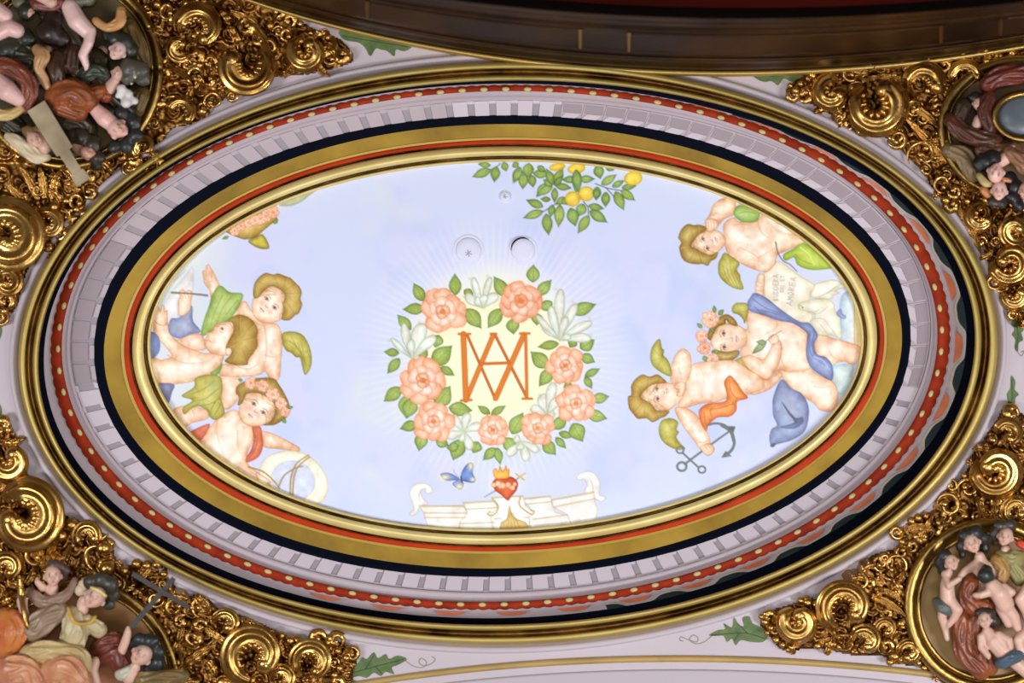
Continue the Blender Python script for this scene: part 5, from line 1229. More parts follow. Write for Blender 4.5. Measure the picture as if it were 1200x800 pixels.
# ---- lower left
ornament('gilded acanthus scrollwork in the lower left corner above and right of the robed woman', (120, 680),
  [(-90, 620), (-40, 540), (-12, 486), (6, 486), (18, 508), (28, 540), (36, 560), (60, 574), (76, 602), (92, 608), (110, 628), (130, 636), (138, 656), (155, 662), (186, 656), (198, 668), (212, 695), (240, 697), (258, 713), (288, 722), (318, 735), (350, 750), (378, 744), (402, 753), (420, 765), (414, 788), (404, 820), (330, 860), (-90, 860)],
  MED['BL'], 37,
  [(29, 606, 32, 19, -140, 170, 13, 12, 10, 20, dict(lobes=12)), (10, 540, 16, 9, 230, -60, 8, 8, 8, 16, dict(lobes=7)), (297, 768, 29, 17, 95, 400, 9, 9, 9, 19, dict(lobes=11)), (364, 775, 19, 14, 120, 420, 6, 7, 8, 16, dict(lobes=8)), (103, 628, 13, 8, 120, 380, 5, 6, 8, 14, dict(lobes=6)),
   (264, 730, 13, 7, 180, 420, 4, 6, 8, 14, dict(lobes=5)), (8, 665, 14, 7, 100, 420, 6, 6, 8, 14, dict(lobes=6)), (330, 795, 12, 8, 180, 420, 5, 5, 8, 14, dict(lobes=5))],
  [(236, 711, 12, 3, 100, 520, 3), (204, 712, 12, 5, 0, -380, 3), (115, 650, 18, 7, 110, 300, 3), (226, 750, 10, 4, 0, 400, 2.6), (40, 650, 12, 5, 0, 400, 3), (282, 742, 8, 3, 0, 400, 2.4)],
  [((208, 790), (225, 768), (252, 756), 8), ((215, 730), (208, 750), (212, 772), 7), ((60, 666), (56, 650), (66, 636), 8), ((50, 666), (44, 650), (46, 636), 7), ((74, 664), (76, 650), (84, 640), 7), ((176, 664), (168, 672), (162, 680), 8), ((400, 772), (405, 764), (412, 758), 5), ((20, 640), (22, 655), (30, 672), 7), ((240, 735), (250, 745), (270, 752), 6)],
  [(4, 492, 7), (10, 503, 5), (0, 505, 5), (84, 614, 8), (72, 627, 8), (122, 641, 10), (126, 665, 10), (110, 614, 4), (146, 668, 6), (160, 660, 6), (172, 662, 6), (184, 661, 6), (285, 733, 6), (192, 672, 5), (396, 762, 5), (406, 770, 5), (398, 782, 5), (410, 762, 4), (384, 752, 5), (372, 748, 5), (340, 750, 6), (352, 752, 5), (330, 744, 5), (54, 660, 5), (26, 678, 6), (262, 775, 5), (392, 790, 5)], 75)
# ---- upper left
ornament('gilded acanthus scrollwork in the upper left corner beside the medallion with the wooden cross', (230, 80),
  [(-90, -60), (250, -60), (276, -25), (300, -2), (335, 14), (370, 34), (400, 46), (416, 68), (402, 78), (362, 87), (322, 90), (300, 106), (266, 116), (250, 128), (236, 145), (205, 150), (190, 170), (185, 196), (160, 202), (140, 196), (125, 215), (100, 240), (80, 268), (62, 300), (38, 310), (28, 330), (20, 358), (6, 376), (-12, 360), (-50, 300), (-90, 240)],
  MED['TL'], 51,
  [(233, 34, 24, 12, 170, 420, 8, 7, 9, 18, dict(lobes=9)), (289, 76, 24, 20, -50, 200, 7, 11, 10, 18, dict(lobes=10)), (358, 60, 16, 10, 250, -60, 7, 7, 9, 16, dict(lobes=7)), (8, 278, 32, 18, -150, 150, 12, 13, 10, 20, dict(lobes=12)), (8, 330, 13, 7, -160, 160, 6, 6, 8, 14, dict(lobes=6)),
   (56, 262, 14, 8, 200, 480, 5, 5, 8, 14, dict(lobes=6)), (212, 132, 15, 10, 180, 400, 4, 5, 8, 13, dict(lobes=5)), (210, 56, 12, 6, 20, 300, 5, 5, 8, 14, dict(lobes=5)), (168, 172, 10, 6, 100, 400, 4, 4, 8, 13, dict(lobes=4))],
  [(250, 118, 11, 4, 120, 520, 2.8), (204, 130, 20, 12, 180, 380, 2.2), (336, 40, 8, 3, 0, 400, 2.6), (386, 66, 9, 4, 0, 400, 2.6), (196, 12, 10, 4, 0, 400, 2.8), (90, 235, 10, 4, 0, 400, 2.8), (230, 88, 11, 4, 90, 480, 2.6)],
  [((270, 14), (308, 24), (320, 84), 9), ((196, 74), (210, 82), (224, 94), 6), ((44, 234), (38, 215), (24, 196), 7), ((52, 232), (50, 212), (46, 196), 7), ((60, 232), (62, 214), (70, 200), 7), ((30, 240), (18, 225), (6, 214), 7), ((322, 84), (330, 88), (345, 84), 5), ((150, 204), (158, 196), (168, 190), 5), ((250, 60), (262, 70), (262, 90), 6)],
  [(354, 48, 5.5), (346, 46, 4), (372, 58, 5), (368, 66, 4.4), (384, 44, 4), (407, 67, 4.4), (398, 72, 4), (390, 60, 4.6), (317, 30, 5), (352, 28, 4), (234, 38, 6), (240, 34, 4.6), (228, 42, 4.6), (260, 64, 6), (256, 78, 5), (277, 90, 6), (287, 102, 5), (297, 105, 4.6), (234, 76, 5), (65, 242, 7), (78, 235, 5), (154, 186, 6), (159, 198, 6), (179, 189, 6.6), (172, 197, 4), (184, 5, 6), (90, 245, 5), (5, 364, 5), (98, 250, 5), (12, 240, 6), (28, 246, 6), (360, 84, 4), (340, 82, 4), (30, 300, 6)], 85)

# ---- painted leaves with tendrils on the plaster
def ceiling_leaf(label, pts, veins, tend=None):
    g = Geo(); p = catmull(pts, 3); n = len(p); c = p.mean(0)
    V = [(x, y, .0) for x, y in p] + [(x, y, .7) for x, y in p]
    g.v = [np.array(v) for v in V]
    bm = bmesh.new(); vs = [bm.verts.new(W(v[0], v[1], v[2] * S)) for v in g.v]
    from mathutils.geometry import tessellate_polygon
    for tr in tessellate_polygon([[Vector((x, y, 0)) for x, y in p]]): bm.faces.new([vs[n + k] for k in tr])
    for i in range(n): bm.faces.new((vs[i], vs[(i + 1) % n], vs[n + (i + 1) % n], vs[n + i]))
    bmesh.ops.recalc_face_normals(bm, faces=bm.faces)
    root = bm_obj('painted_leaf', bm, M['leaf_green'], None, False)
    tag(root, label, 'leaf', 'green leaves painted on the ceiling')
    g = Geo()
    for v in veins:
        g.tube([(a, b, .8, .45) for a, b in catmull(v, 5, closed=False)], seg=6, flat=.5)
    o = g.obj('leaf_vein', M['leaf_vein']); o.parent = root
    if tend:
        g = Geo()
        for v in tend: g.tube([(a, b, .3, .45) for a, b in catmull(v, 7, closed=False)], seg=6, flat=.5)
        o = g.obj('tendril', M['tendril']); o.parent = root
ceiling_leaf('green painted leaf pointing left from the lower right scrollwork, with curled tendril', [(894, 752), (880, 752), (868, 750), (862, 756), (858, 748), (852, 752), (848, 745), (838, 745), (831, 744), (842, 738), (850, 737), (848, 730), (858, 735), (860, 723), (866, 732), (872, 733), (870, 724), (878, 722), (882, 730), (892, 735), (900, 744)],
  [[(896, 748), (876, 742), (856, 742), (834, 744)], [(876, 742), (864, 730)], [(866, 742), (860, 751)]], [[(834, 745), (825, 752), (815, 754), (808, 749), (812, 744), (818, 747), (816, 752), (806, 749), (798, 746), (797, 750), (801, 751)]])
ceiling_leaf('green painted leaf pointing right from the lower left scrollwork, with curled tendril', [(404, 788), (408, 782), (418, 778), (425, 770), (430, 772), (438, 764), (443, 771), (452, 766), (456, 772), (466, 768), (477, 772), (466, 779), (459, 782), (462, 790), (452, 787), (446, 792), (438, 788), (430, 794), (420, 792), (408, 795)],
  [[(406, 790), (428, 784), (450, 778), (474, 772)], [(428, 784), (438, 768)], [(440, 781), (448, 790)]], [[(474, 773), (484, 780), (495, 782), (500, 776), (494, 771), (491, 776), (497, 780), (506, 777), (510, 772), (506, 769)]])
ceiling_leaf('small green painted leaf cut by the bottom edge below the lower left scrollwork tip', [(406, 796), (414, 796), (422, 802), (430, 812), (418, 812), (408, 806)], [[(407, 798), (420, 806)]])
ceiling_leaf('green painted leaf under the dark cornice at the tip of the upper left scrollwork', [(398, 36), (420, 38), (445, 42), (470, 48), (483, 54), (474, 60), (464, 58), (462, 66), (454, 60), (446, 58), (440, 57), (434, 66), (428, 56), (420, 50), (408, 48), (400, 44)],
  [[(402, 42), (430, 47), (478, 55)]])
ceiling_leaf('green painted leaf under the dark cornice at the tip of the upper right scrollwork', [(876, 82), (900, 80), (925, 80), (944, 82), (938, 92), (928, 96), (918, 92), (912, 100), (904, 95), (896, 96), (886, 92)],
  [[(880, 86), (905, 89), (938, 86)]])
ceiling_leaf('green painted leaf hanging below the upper right scrollwork at the right edge', [(1188, 372), (1196, 378), (1200, 386), (1197, 390), (1199, 398), (1194, 402), (1193, 412), (1189, 408), (1190, 398), (1186, 392), (1189, 386), (1185, 380)],
  [[(1190, 376), (1193, 392), (1191, 408)]], [[(1192, 412), (1197, 417), (1200, 411), (1196, 413)]])
ceiling_leaf('green painted leaf rising above the lower right scrollwork at the right edge', [(1185, 440), (1190, 447), (1189, 456), (1194, 462), (1190, 466), (1189, 474), (1183, 474), (1180, 462), (1184, 455)],
  [[(1186, 472), (1186, 458), (1186, 444)]])
ceiling_leaf('green painted leaf sliver at the left edge beneath the upper left scrollwork', [(-8, 378), (1, 382), (2, 390), (-1, 398), (-8, 400)], [[(-4, 382), (-2, 396)]])
ceiling_leaf('green painted leaf sliver at the left edge above the lower left scrollwork', [(-8, 470), (0, 474), (2, 482), (0, 490), (-8, 492)], [[(-4, 474), (-2, 486)]])
# ================================================================== MEDALLIONS WITH CARVED FIGURES
def medallion(label, key, bg1, bg2, h_edge=16, a0=0, a1=360, rim=6):
    cx, cy, rx, ry = MED[key]
    root = empty('relief_medallion', W(cx, cy, 0)); tag(root, label, 'medallion')
    g = Geo(); n = 72; R = 9
    for j in range(R + 1):
        t = j / R
        for i in range(n):
            a = 2 * math.pi * i / n; g.v.append(np.array([cx + rx * t * math.cos(a), cy + ry * t * math.sin(a), 6 + 9 * (1 - t) ** .5 * 0 + 7 * t ** 3]))
    for j in range(R):
        for i in range(n): g.f.append((j * n + i, j * n + (i + 1) % n, (j + 1) * n + (i + 1) % n, (j + 1) * n + i))
    o = g.obj('background', mat('relief_background', bg1, .55, rgb2=bg2, vscale=2.2, spec=.4)); adopt(root, o)
    g = Geo(); path = [(cx + rx * math.cos(2 * math.pi * i / 120), cy + ry * math.sin(2 * math.pi * i / 120), 13, rim) for i in range(121)]
    g.tube(path, seg=14, flat=1.1); o = g.obj('rim', M['gold_rim']); adopt(root, o)
    g = Geo(); path = [(cx + (rx - rim * 1.3) * math.cos(2 * math.pi * i / 120), cy + (ry - rim * 1.3) * math.sin(2 * math.pi * i / 120), 13, rim * .35) for i in range(121)]
    g.tube(path, seg=10); o = g.obj('inner_bead', M['gold_rim']); adopt(root, o)
    return root
def remeshed(name, g, voxel, col, m, parent=None, smooth=2, spots=(), tint=None):
    """unite the overlapping solids of one figure into a single continuous skin and colour it"""
    V = [W(v[0], v[1], v[2] * S) for v in g.v]
    me = bpy.data.meshes.new('tmp'); me.from_pydata([tuple(v) for v in V], [], g.f)
    bm = bmesh.new(); bm.from_mesh(me); bmesh.ops.recalc_face_normals(bm, faces=bm.faces); bm.to_mesh(me); bm.free()
    t = bpy.data.objects.new('tmp', me); sc.collection.objects.link(t)
    r = t.modifiers.new('r', 'REMESH'); r.mode = 'VOXEL'; r.voxel_size = voxel * S
    if smooth: s_ = t.modifiers.new('s', 'SMOOTH'); s_.iterations = smooth; s_.factor = .5
    dg = bpy.context.evaluated_depsgraph_get(); out = bpy.data.meshes.new_from_object(t.evaluated_get(dg))
    bpy.data.objects.remove(t); bpy.data.meshes.remove(me)
    out.name = name; n = len(out.vertices); co = np.empty(n * 3, np.float32); out.vertices.foreach_get('co', co); co = co.reshape(-1, 3)
    c = np.ones((n, 4), np.float32); c[:, :3] = lin(col)
    if tint is not None:                             # glaze variation over the carved surface
        k = np.array([noise.noise(Vector(p) * 14) for p in co]) * .5 + .5; c[:, :3] += (np.array(lin(tint)) - c[:, :3]) * np.clip(k, 0, 1)[:, None]
    for (x, y, h, rr_, cc) in spots:
        p = np.array(W(x, y, h * S)); d = np.linalg.norm(co - p, axis=1) / (rr_ * S); k = np.exp(-d ** 2.5)[:, None]; c[:, :3] += (np.array(lin(cc)) - c[:, :3]) * k
    a = out.color_attributes.new('Col', 'FLOAT_COLOR', 'POINT'); a.data.foreach_set('color', c.ravel())
    out.materials.clear(); out.materials.append(m); out.shade_smooth()
    o = bpy.data.objects.new(name, out); sc.collection.objects.link(o)
    if parent is not None: o.parent = parent
    return o
def chain(g, pts, seg=12, fat=1.0):
    """a limb: tapered tube through joints with a ball at each joint"""
    pts = [(p[0], p[1], p[2], p[3] * fat) for p in pts]
    for p in pts: g.ball(p[0], p[1], p[2], p[3], nu=12, nv=8)
    for a, b in zip(pts, pts[1:]):
        n = 5; g.tube([tuple(a[k] + (b[k] - a[k]) * i / (n - 1) for k in range(4)) for i in range(n)], seg=seg)
SKN = (204, 166, 148)
def fingers(g, x, y, h, ang, s=1.0):
    """five separate fingers fanned from the palm"""
    for i, (da, L) in enumerate(((-.75, 3.0), (-.32, 4.4), (-.08, 4.9), (.16, 4.5), (.4, 3.6))):
        a = ang + da * 1.1; bx, by = x + 1.6 * s * math.cos(a), y + 1.6 * s * math.sin(a)
        chain(g, [(bx, by, h, .95 * s), (bx + L * .55 * s * math.cos(a), by + L * .55 * s * math.sin(a), h + .9 * s, .85 * s), (bx + L * s * math.cos(a + .12), by + L * s * math.sin(a + .12), h - .2, .7 * s)], seg=8)
def head(g, x, y, h, r, up, turn=0.0):
    """head with brow, nose, cheeks and ears; up = picture angle (degrees) of the crown, turn shifts the face sideways. returns paint spots"""
    a = math.radians(up); ux, uy = math.cos(a), math.sin(a); sx, sy = -uy, ux
    def q(s, u, z): return (x + (s * sx + u * ux) * r, y + (s * sy + u * uy) * r, h + z * r)
    g.ball(*q(0, .12, 0), r, r * .98, nu=18, nv=12, stretch=(1.08, .9), ang=a)
    g.ball(*q(turn * .5, -.48, .28), r * .62, r * .55, nu=14, nv=9, stretch=(.95, .95), ang=a)
    g.ball(*q(turn * .6, -.92, .45), r * .2, nu=8, nv=6)
    for s in (-.42, .42): g.ball(*q(s + turn * .5, -.3, .55), r * .30, nu=10, nv=7)
    chain(g, [q(turn * .7, .12, .86) + (r * .10,), q(turn * .8, -.22, 1.08) + (r * .15,)], seg=8)
    for s in (-.13, .13): g.ball(*q(turn * .75 + s, -.27, .94), r * .10, nu=7, nv=5)
    g.ball(*q(turn * .65, -.53, .80), r * .17, r * .11, nu=8, nv=6, stretch=(.6, 1.3), ang=a); g.ball(*q(turn * .65, -.64, .76), r * .14, r * .1, nu=8, nv=6, stretch=(.6, 1.1), ang=a)
    for s in (-.34, .34): chain(g, [q(s * .6 + turn * .6, .20, .86) + (r * .09,), q(s * 1.25 + turn * .6, .16, .76) + (r * .08,)], seg=6)
    for s in (-.95, .95): g.ball(*q(s, -.08, -.05), r * .22, nu=8, nv=6, stretch=(1.4, .7), ang=a)
    sp = []
    for s in (-.34, .34):
        sp += [q(s + turn * .6, .02, .80) + (r * .24, (196, 170, 154)), q(s + turn * .6, .02, .84) + (r * .12, (66, 48, 40)), q(s + turn * .6, .24, .86) + (r * .12, (96, 66, 48)), q(s * 1.35 + turn * .6, -.34, .76) + (r * .30, (212, 160, 142))]
    sp.append(q(turn * .65, -.57, .84) + (r * .15, (172, 96, 84)))
    return sp
def hair(name, blobs, col, parent, tint=None, vox=1.6):
    g = Geo()
    for b in blobs:
        b = (b[0], b[1], b[2], b[3] * 1.2)
        g.ball(b[0], b[1], b[2], b[3], nu=12, nv=8)
        r = random.Random(int(b[0] * 3 + b[1]))
        for k in range(9):                            # waved locks lying over the skull
            a = r.uniform(0, 6.28); q = .35 + .5 * r.random(); g.ball(b[0] + b[3] * q * math.cos(a), b[1] + b[3] * q * math.sin(a), b[2] + b[3] * (.75 - .5 * q), b[3] * .34, nu=8, nv=6, stretch=(1.7, .8), ang=a + 1.2)
    return remeshed(name, g, vox * .8, col, M['vcol'], parent, 14, tint=tint)
def catmull4(p, n):
    p = np.asarray(p, float); out = []
    for i in range(len(p) - 1):
        a, b, c, d = p[max(i - 1, 0)], p[i], p[i + 1], p[min(i + 2, len(p) - 1)]
        for k in range(n):
            t = k / n; out.append(.5 * ((2 * b) + (c - a) * t + (2 * a - 5 * b + 4 * c - d) * t * t + (3 * b - a - 3 * c + d) * t ** 3))
    out.append(p[-1]); return out
def cloth(name, chains, col, parent, tint=None, vox=1.25, folds=True):
    g = Geo()
    for ch in chains:
        ch = [(p[0], p[1], p[2], p[3] * 1.15) for p in ch]
        if len(ch) > 2: ch = [tuple(q) for q in catmull4(ch, 4)]
        chain(g, ch)
        ph_ = ch[0][0] * .7
        if folds:                                    # rope-like folds along the cloth
            for o_ in (-.75, -.35, .08, .5, .82):
                pts = []
                for i, p in enumerate(ch):
                    qn = ch[min(i + 1, len(ch) - 1)]; pv = ch[max(i - 1, 0)]; dx, dy = qn[0] - pv[0], qn[1] - pv[1]; L = math.hypot(dx, dy) + 1e-6
                    of_ = max(-.9, min(.9, o_ + .14 * math.sin(i * .8 + ph_ + o_ * 5)))
                    pts.append((p[0] - dy / L * p[3] * of_, p[1] + dx / L * p[3] * of_, p[2] + p[3] * .9 * math.sqrt(1 - o_ * o_) + 1.2, p[3] * .13 + .3))
                chain(g, pts, seg=8)
    return remeshed(name, g, vox, col, M['vcol'], parent, 1, tint=tint)
def person(label, limbs, heads, hairs=(), cloths=(), hands=(), group=None, skin_col=SKN, cat='figure', name='carved_figure', vox=1.15):
    g = Geo(); spots = []
    for l in limbs: chain(g, l, fat=1.15)
    for hd_ in heads: spots += head(g, *hd_)
    for hn in hands: fingers(g, *hn)
    b = remeshed(name, g, vox, skin_col, M['vcol'], None, 1, spots=spots, tint=tuple(v - 8 for v in skin_col))
    tag(b, label, cat, group)
    for h_ in hairs: hair('hair', h_[0], h_[1], b, h_[2] if len(h_) > 2 else None)
    for c_ in cloths: cloth(c_[0], c_[1], c_[2], b, c_[3] if len(c_) > 3 else None)
    return b
DKH = (34, 32, 30)
# ------------------------------------------------ lower right medallion: a mother with children
medallion('round carved medallion with painted background behind the mother and children, lower right', 'BR', (156, 132, 84), (128, 84, 50), rim=8)
person('carved woman with black hair and bare shoulders wearing a copper brown robe, lower right medallion',
  [[(1148, 652, 42, 5.5), (1150, 664, 36, 9), (1152, 684, 32, 10)], [(1143, 662, 38, 6), (1132, 668, 40, 4.5), (1126, 674, 44, 3.2)], [(1158, 663, 36, 6), (1170, 676, 38, 5)]],
  [(1139, 637, 46, 10.5, -112, .1)], [([(1133, 628, 42, 9), (1127, 640, 40, 6.5), (1143, 624, 42, 8), (1152, 630, 38, 7), (1128, 650, 38, 4), (1155, 642, 36, 5)], DKH)],
  [('robe', [[(1138, 682, 40, 9), (1134, 698, 40, 10), (1144, 710, 38, 10), (1158, 712, 36, 9)], [(1128, 722, 28, 9), (1126, 745, 28, 10), (1132, 768, 26, 10), (1150, 786, 26, 10)], [(1150, 720, 28, 9), (1146, 742, 28, 9), (1160, 782, 24, 9)]], (146, 76, 36), (92, 38, 18)),
   ('sleeve', [[(1168, 656, 38, 7), (1177, 668, 40, 7), (1172, 680, 40, 6)]], (178, 138, 76), (130, 90, 40))], hands=[(1126, 674, 45, 2.4, .8)])
person('carved dark-haired child standing at the left of the woman, hugging her arm',
  [[(1111, 672, 42, 5.5), (1110, 686, 40, 7.5), (1111, 702, 38, 8.5)], [(1107, 672, 42, 4), (1112, 686, 50, 3.6), (1124, 678, 52, 3)], [(1114, 704, 40, 6.5), (1122, 714, 42, 6), (1118, 724, 38, 4.4), (1112, 732, 36, 3)], [(1107, 706, 38, 6), (1104, 722, 34, 5), (1108, 738, 30, 3.6), (1110, 748, 30, 3)]],
  [(1115, 659, 48, 8.8, -115, .15)], [([(1107, 652, 44, 8), (1101, 659, 42, 6.5), (1104, 668, 38, 5)], DKH)],
  [('loincloth', [[(1097, 704, 36, 4.5), (1104, 711, 42, 6), (1111, 716, 42, 5)]], (96, 104, 96), (70, 78, 74))], hands=[(1124, 678, 52, -.4, .6), (1112, 733, 36, 2, .6)], group='carved children of the lower right medallion')
person('carved child seen from behind with dark hair, centre of the lower right medallion',
  [[(1163, 686, 52, 8), (1172, 696, 52, 10), (1178, 708, 48, 9.5)], [(1158, 694, 54, 4.6), (1150, 697, 56, 4), (1143, 697, 54, 3)], [(1176, 688, 52, 5), (1186, 694, 52, 4)], [(1180, 712, 46, 7), (1188, 722, 44, 6), (1192, 734, 42, 4.5), (1197, 742, 40, 3.2)], [(1174, 712, 44, 7), (1182, 730, 40, 5)]],
  [], [([(1155, 674, 56, 8.5), (1156, 668, 52, 6)], (30, 38, 32))], [], hands=[(1143, 697, 54, 3.0, .7), (1198, 743, 40, .9, .6)], group='carved children of the lower right medallion')
person('carved child with a blue loincloth and bowed head, foot of the lower right medallion',
  [[(1157, 740, 42, 6), (1166, 752, 42, 10), (1178, 764, 42, 10.5)], [(1150, 746, 42, 4.6), (1150, 758, 44, 4), (1158, 768, 48, 3.2)], [(1170, 744, 46, 5), (1182, 750, 50, 4.4), (1184, 758, 52, 3.4)], [(1186, 772, 40, 7.5), (1200, 784, 38, 7), (1212, 796, 36, 6)]],
  [(1154, 727, 50, 9, -100, .0)], [([(1150, 719, 46, 7), (1159, 720, 46, 7), (1165, 728, 42, 6)], (46, 38, 32))],
  [('loincloth', [[(1172, 777, 46, 6), (1184, 772, 50, 7), (1194, 768, 48, 6)]], (74, 92, 104), (50, 66, 80))], hands=[(1158, 769, 49, 1.2, .6)], group='carved children of the lower right medallion')
person('carved angel in a yellow-green shirt looking over the woman, top of the lower right medallion',
  [[(1178, 644, 36, 5), (1184, 656, 32, 8)]], [(1178, 629, 44, 9.8, -75, -.1)], [([(1166, 626, 38, 6), (1172, 616, 40, 7), (1184, 615, 40, 7), (1167, 634, 34, 4)], (52, 42, 34))],
  [('shirt', [[(1172, 650, 34, 6), (1184, 655, 36, 9), (1196, 652, 34, 7)], [(1184, 660, 34, 8), (1196, 676, 32, 10)]], (150, 144, 92), (112, 96, 50)), ('collar', [[(1194, 636, 38, 4), (1202, 640, 38, 5)]], (186, 60, 34))])
person('pair of carved bare legs cut by the right edge beside the dark-haired child', [[(1206, 690, 44, 8), (1196, 702, 46, 6.5), (1204, 716, 44, 6), (1208, 728, 42, 7)], [(1208, 728, 42, 7), (1206, 740, 40, 8), (1194, 750, 44, 7), (1198, 764, 44, 6)]], [], [], [('robe', [[(1210, 725, 36, 10), (1206, 705, 36, 9)]], (110, 52, 30))])
# ------------------------------------------------ lower left medallion
medallion('round carved medallion with orange brown background behind the robed woman, lower left', 'BL', (150, 96, 62), (126, 92, 50))
person('carved woman in a cream and gold dress with a headband, lower left medallion',
  [[(96, 714, 44, 7), (98, 704, 46, 6)], [(26, 704, 50, 6), (27, 712, 48, 5), (30, 722, 44, 5)], [(92, 722, 38, 10), (88, 740, 36, 14)]],
  [(111, 700, 54, 13, -60, -.25)], [([(106, 682, 50, 8), (118, 680, 52, 9), (129, 685, 52, 9), (133, 696, 48, 7), (128, 708, 42, 6)], (52, 48, 42)), ([(100, 684, 46, 6), (94, 692, 42, 6)], (196, 178, 150))],
  [('bodice', [[(84, 720, 44, 10), (88, 738, 46, 14), (84, 752, 42, 14)], [(100, 728, 44, 9), (116, 738, 40, 9)]], (196, 184, 150), (160, 140, 96)), ('sleeve', [[(70, 716, 44, 11), (52, 726, 46, 13), (40, 738, 46, 13), (32, 732, 44, 10)]], (150, 128, 104), (112, 92, 70)),
   ('gold_trim', [[(80, 712, 54, 2), (84, 724, 60, 2), (90, 730, 60, 2), (104, 730, 56, 2), (112, 722, 52, 2)]], (204, 166, 70), (150, 110, 36)), ('skirt', [[(36, 768, 46, 13), (60, 764, 52, 13), (88, 768, 50, 13), (98, 780, 46, 10)]], (192, 172, 124), (160, 130, 80)),
   ('mantle', [[(60, 786, 54, 14), (78, 784, 58, 16), (94, 800, 54, 14)], [(10, 786, 50, 16), (32, 784, 54, 14), (42, 800, 54, 14)]], (164, 94, 66), (196, 146, 106)), ('cloak', [[(6, 726, 40, 13), (10, 744, 46, 14), (6, 762, 42, 12)], [(16, 722, 44, 8), (24, 738, 48, 9), (16, 756, 46, 9)]], (176, 82, 42), (182, 122, 60)),
   ('hair_band', [[(107, 688, 64, 1.8), (116, 692, 67, 1.8), (124, 698, 64, 1.8)]], (206, 186, 120))], hands=[(26, 700, 52, -1.7, 1.1)])
g = Geo(); chain(g, [(23, 676, 56, 2.5), (24, 688, 56, 4), (25, 696, 56, 5)]); g.tube([(25, 696, 56, 4), (30, 730, 58, 3), (36, 742, 56, 2)], seg=10)
o = g.obj('gilded_chalice', M['gold']); tag(o, 'small gilded vessel held up by the woman in the lower left medallion', 'vessel')
person('carved cherub head with shawl behind the robed woman, lower left medallion',
  [[(62, 688, 38, 6), (60, 698, 34, 8)], [(50, 688, 40, 4.5), (44, 682, 44, 3.4)]], [(62, 675, 44, 11, -92, .0)], [([(76, 668, 38, 6), (74, 676, 36, 5), (62, 663, 40, 7), (70, 664, 40, 6)], (70, 52, 44))],
  [('shawl', [[(36, 694, 38, 6), (48, 704, 42, 7), (66, 704, 44, 7), (80, 694, 42, 5), (88, 680, 38, 4)]], (150, 122, 104), (118, 92, 74))], hands=[(44, 681, 44, -1.8, .8)])
person('carved black-haired figure in a dark red robe holding up the black cross, lower left medallion',
  [[(158, 782, 44, 6), (152, 792, 40, 9)], [(143, 762, 46, 5), (148, 748, 50, 4.6), (150, 740, 52, 3.8)], [(112, 774, 40, 5), (108, 786, 42, 6), (112, 800, 40, 6)]], [(166, 768, 50, 12.5, -48, -.3)],
  [([(164, 750, 46, 8), (176, 752, 48, 9), (184, 764, 46, 8), (184, 778, 42, 8), (176, 786, 38, 7), (154, 754, 42, 6)], (30, 34, 36))],
  [('robe', [[(112, 760, 34, 7), (124, 752, 36, 9), (138, 748, 36, 8)], [(120, 772, 34, 9), (134, 766, 38, 10), (140, 780, 38, 9)]], (120, 52, 32), (58, 30, 24)), ('shirt', [[(142, 790, 42, 7), (152, 784, 44, 5)]], (170, 168, 148)), ('cloak', [[(165, 798, 40, 10), (190, 794, 40, 10), (215, 792, 36, 7)]], (120, 98, 52), (84, 66, 34))], hands=[(150, 739, 53, -1.5, 1.0)])
g = Geo()
def stick(g, a, b, w_, h0, h1, wt=None):
    a = np.array(a, float); b = np.array(b, float); d = (b - a) / np.linalg.norm(b - a); n = np.array([-d[1], d[0]]); wt = wt or w_
    b0 = len(g.v)
    for p, ww in ((a, w_), (b, wt)):
        for s, hh in ((-1, h0), (1, h0), (1, h1), (-1, h1)): q = p + n * s * ww / 2; g.v.append(np.array([q[0], q[1], hh]))
    g.f += [tuple(b0 + i for i in f) for f in ((0, 1, 2, 3), (7, 6, 5, 4), (0, 4, 5, 1), (1, 5, 6, 2), (2, 6, 7, 3), (3, 7, 4, 0))]
stick(g, (153, 735), (204, 677), 6, 54, 60)
BLK = mat('black_wood', (38, 36, 30), .5)
o = g.obj('carved_cross', BLK, smooth=False); tag(o, 'slim black cross held over the gilded scrollwork, lower left', 'cross')
g2 = Geo(); stick(g2, (155, 672), (222, 712), 5.4, 55, 61); q = g2.obj('crossbar', BLK, smooth=False); q.parent = o
# ------------------------------------------------ upper left medallion
medallion('round carved medallion with gilded rim and dark olive background, upper left', 'TL', (96, 80, 38), (60, 56, 34))
person('carved black-haired figure reaching down its pale arm, top of the upper left medallion',
  [[(82, 8, 40, 9), (90, 24, 44, 10), (104, 38, 44, 8)], [(106, 36, 46, 6), (104, 50, 50, 5.5), (97, 64, 50, 4.8), (101, 76, 48, 3.6)]], [(138, 60, 48, 10.5, -60, -.2)], [([(146, 48, 44, 9), (154, 58, 42, 8), (134, 44, 42, 7), (126, 40, 38, 6)], (38, 42, 34))],
  [('sleeve', [[(122, 88, 40, 7), (112, 82, 40, 8), (100, 88, 36, 9)]], (58, 62, 48), (40, 44, 34)), ('hat', [[(112, 24, 44, 4), (126, 32, 48, 5), (140, 26, 48, 6), (142, 12, 46, 5)]], (176, 112, 60), (206, 164, 110))], hands=[(101, 77, 48, 1.6, .9)], skin_col=(226, 190, 184))
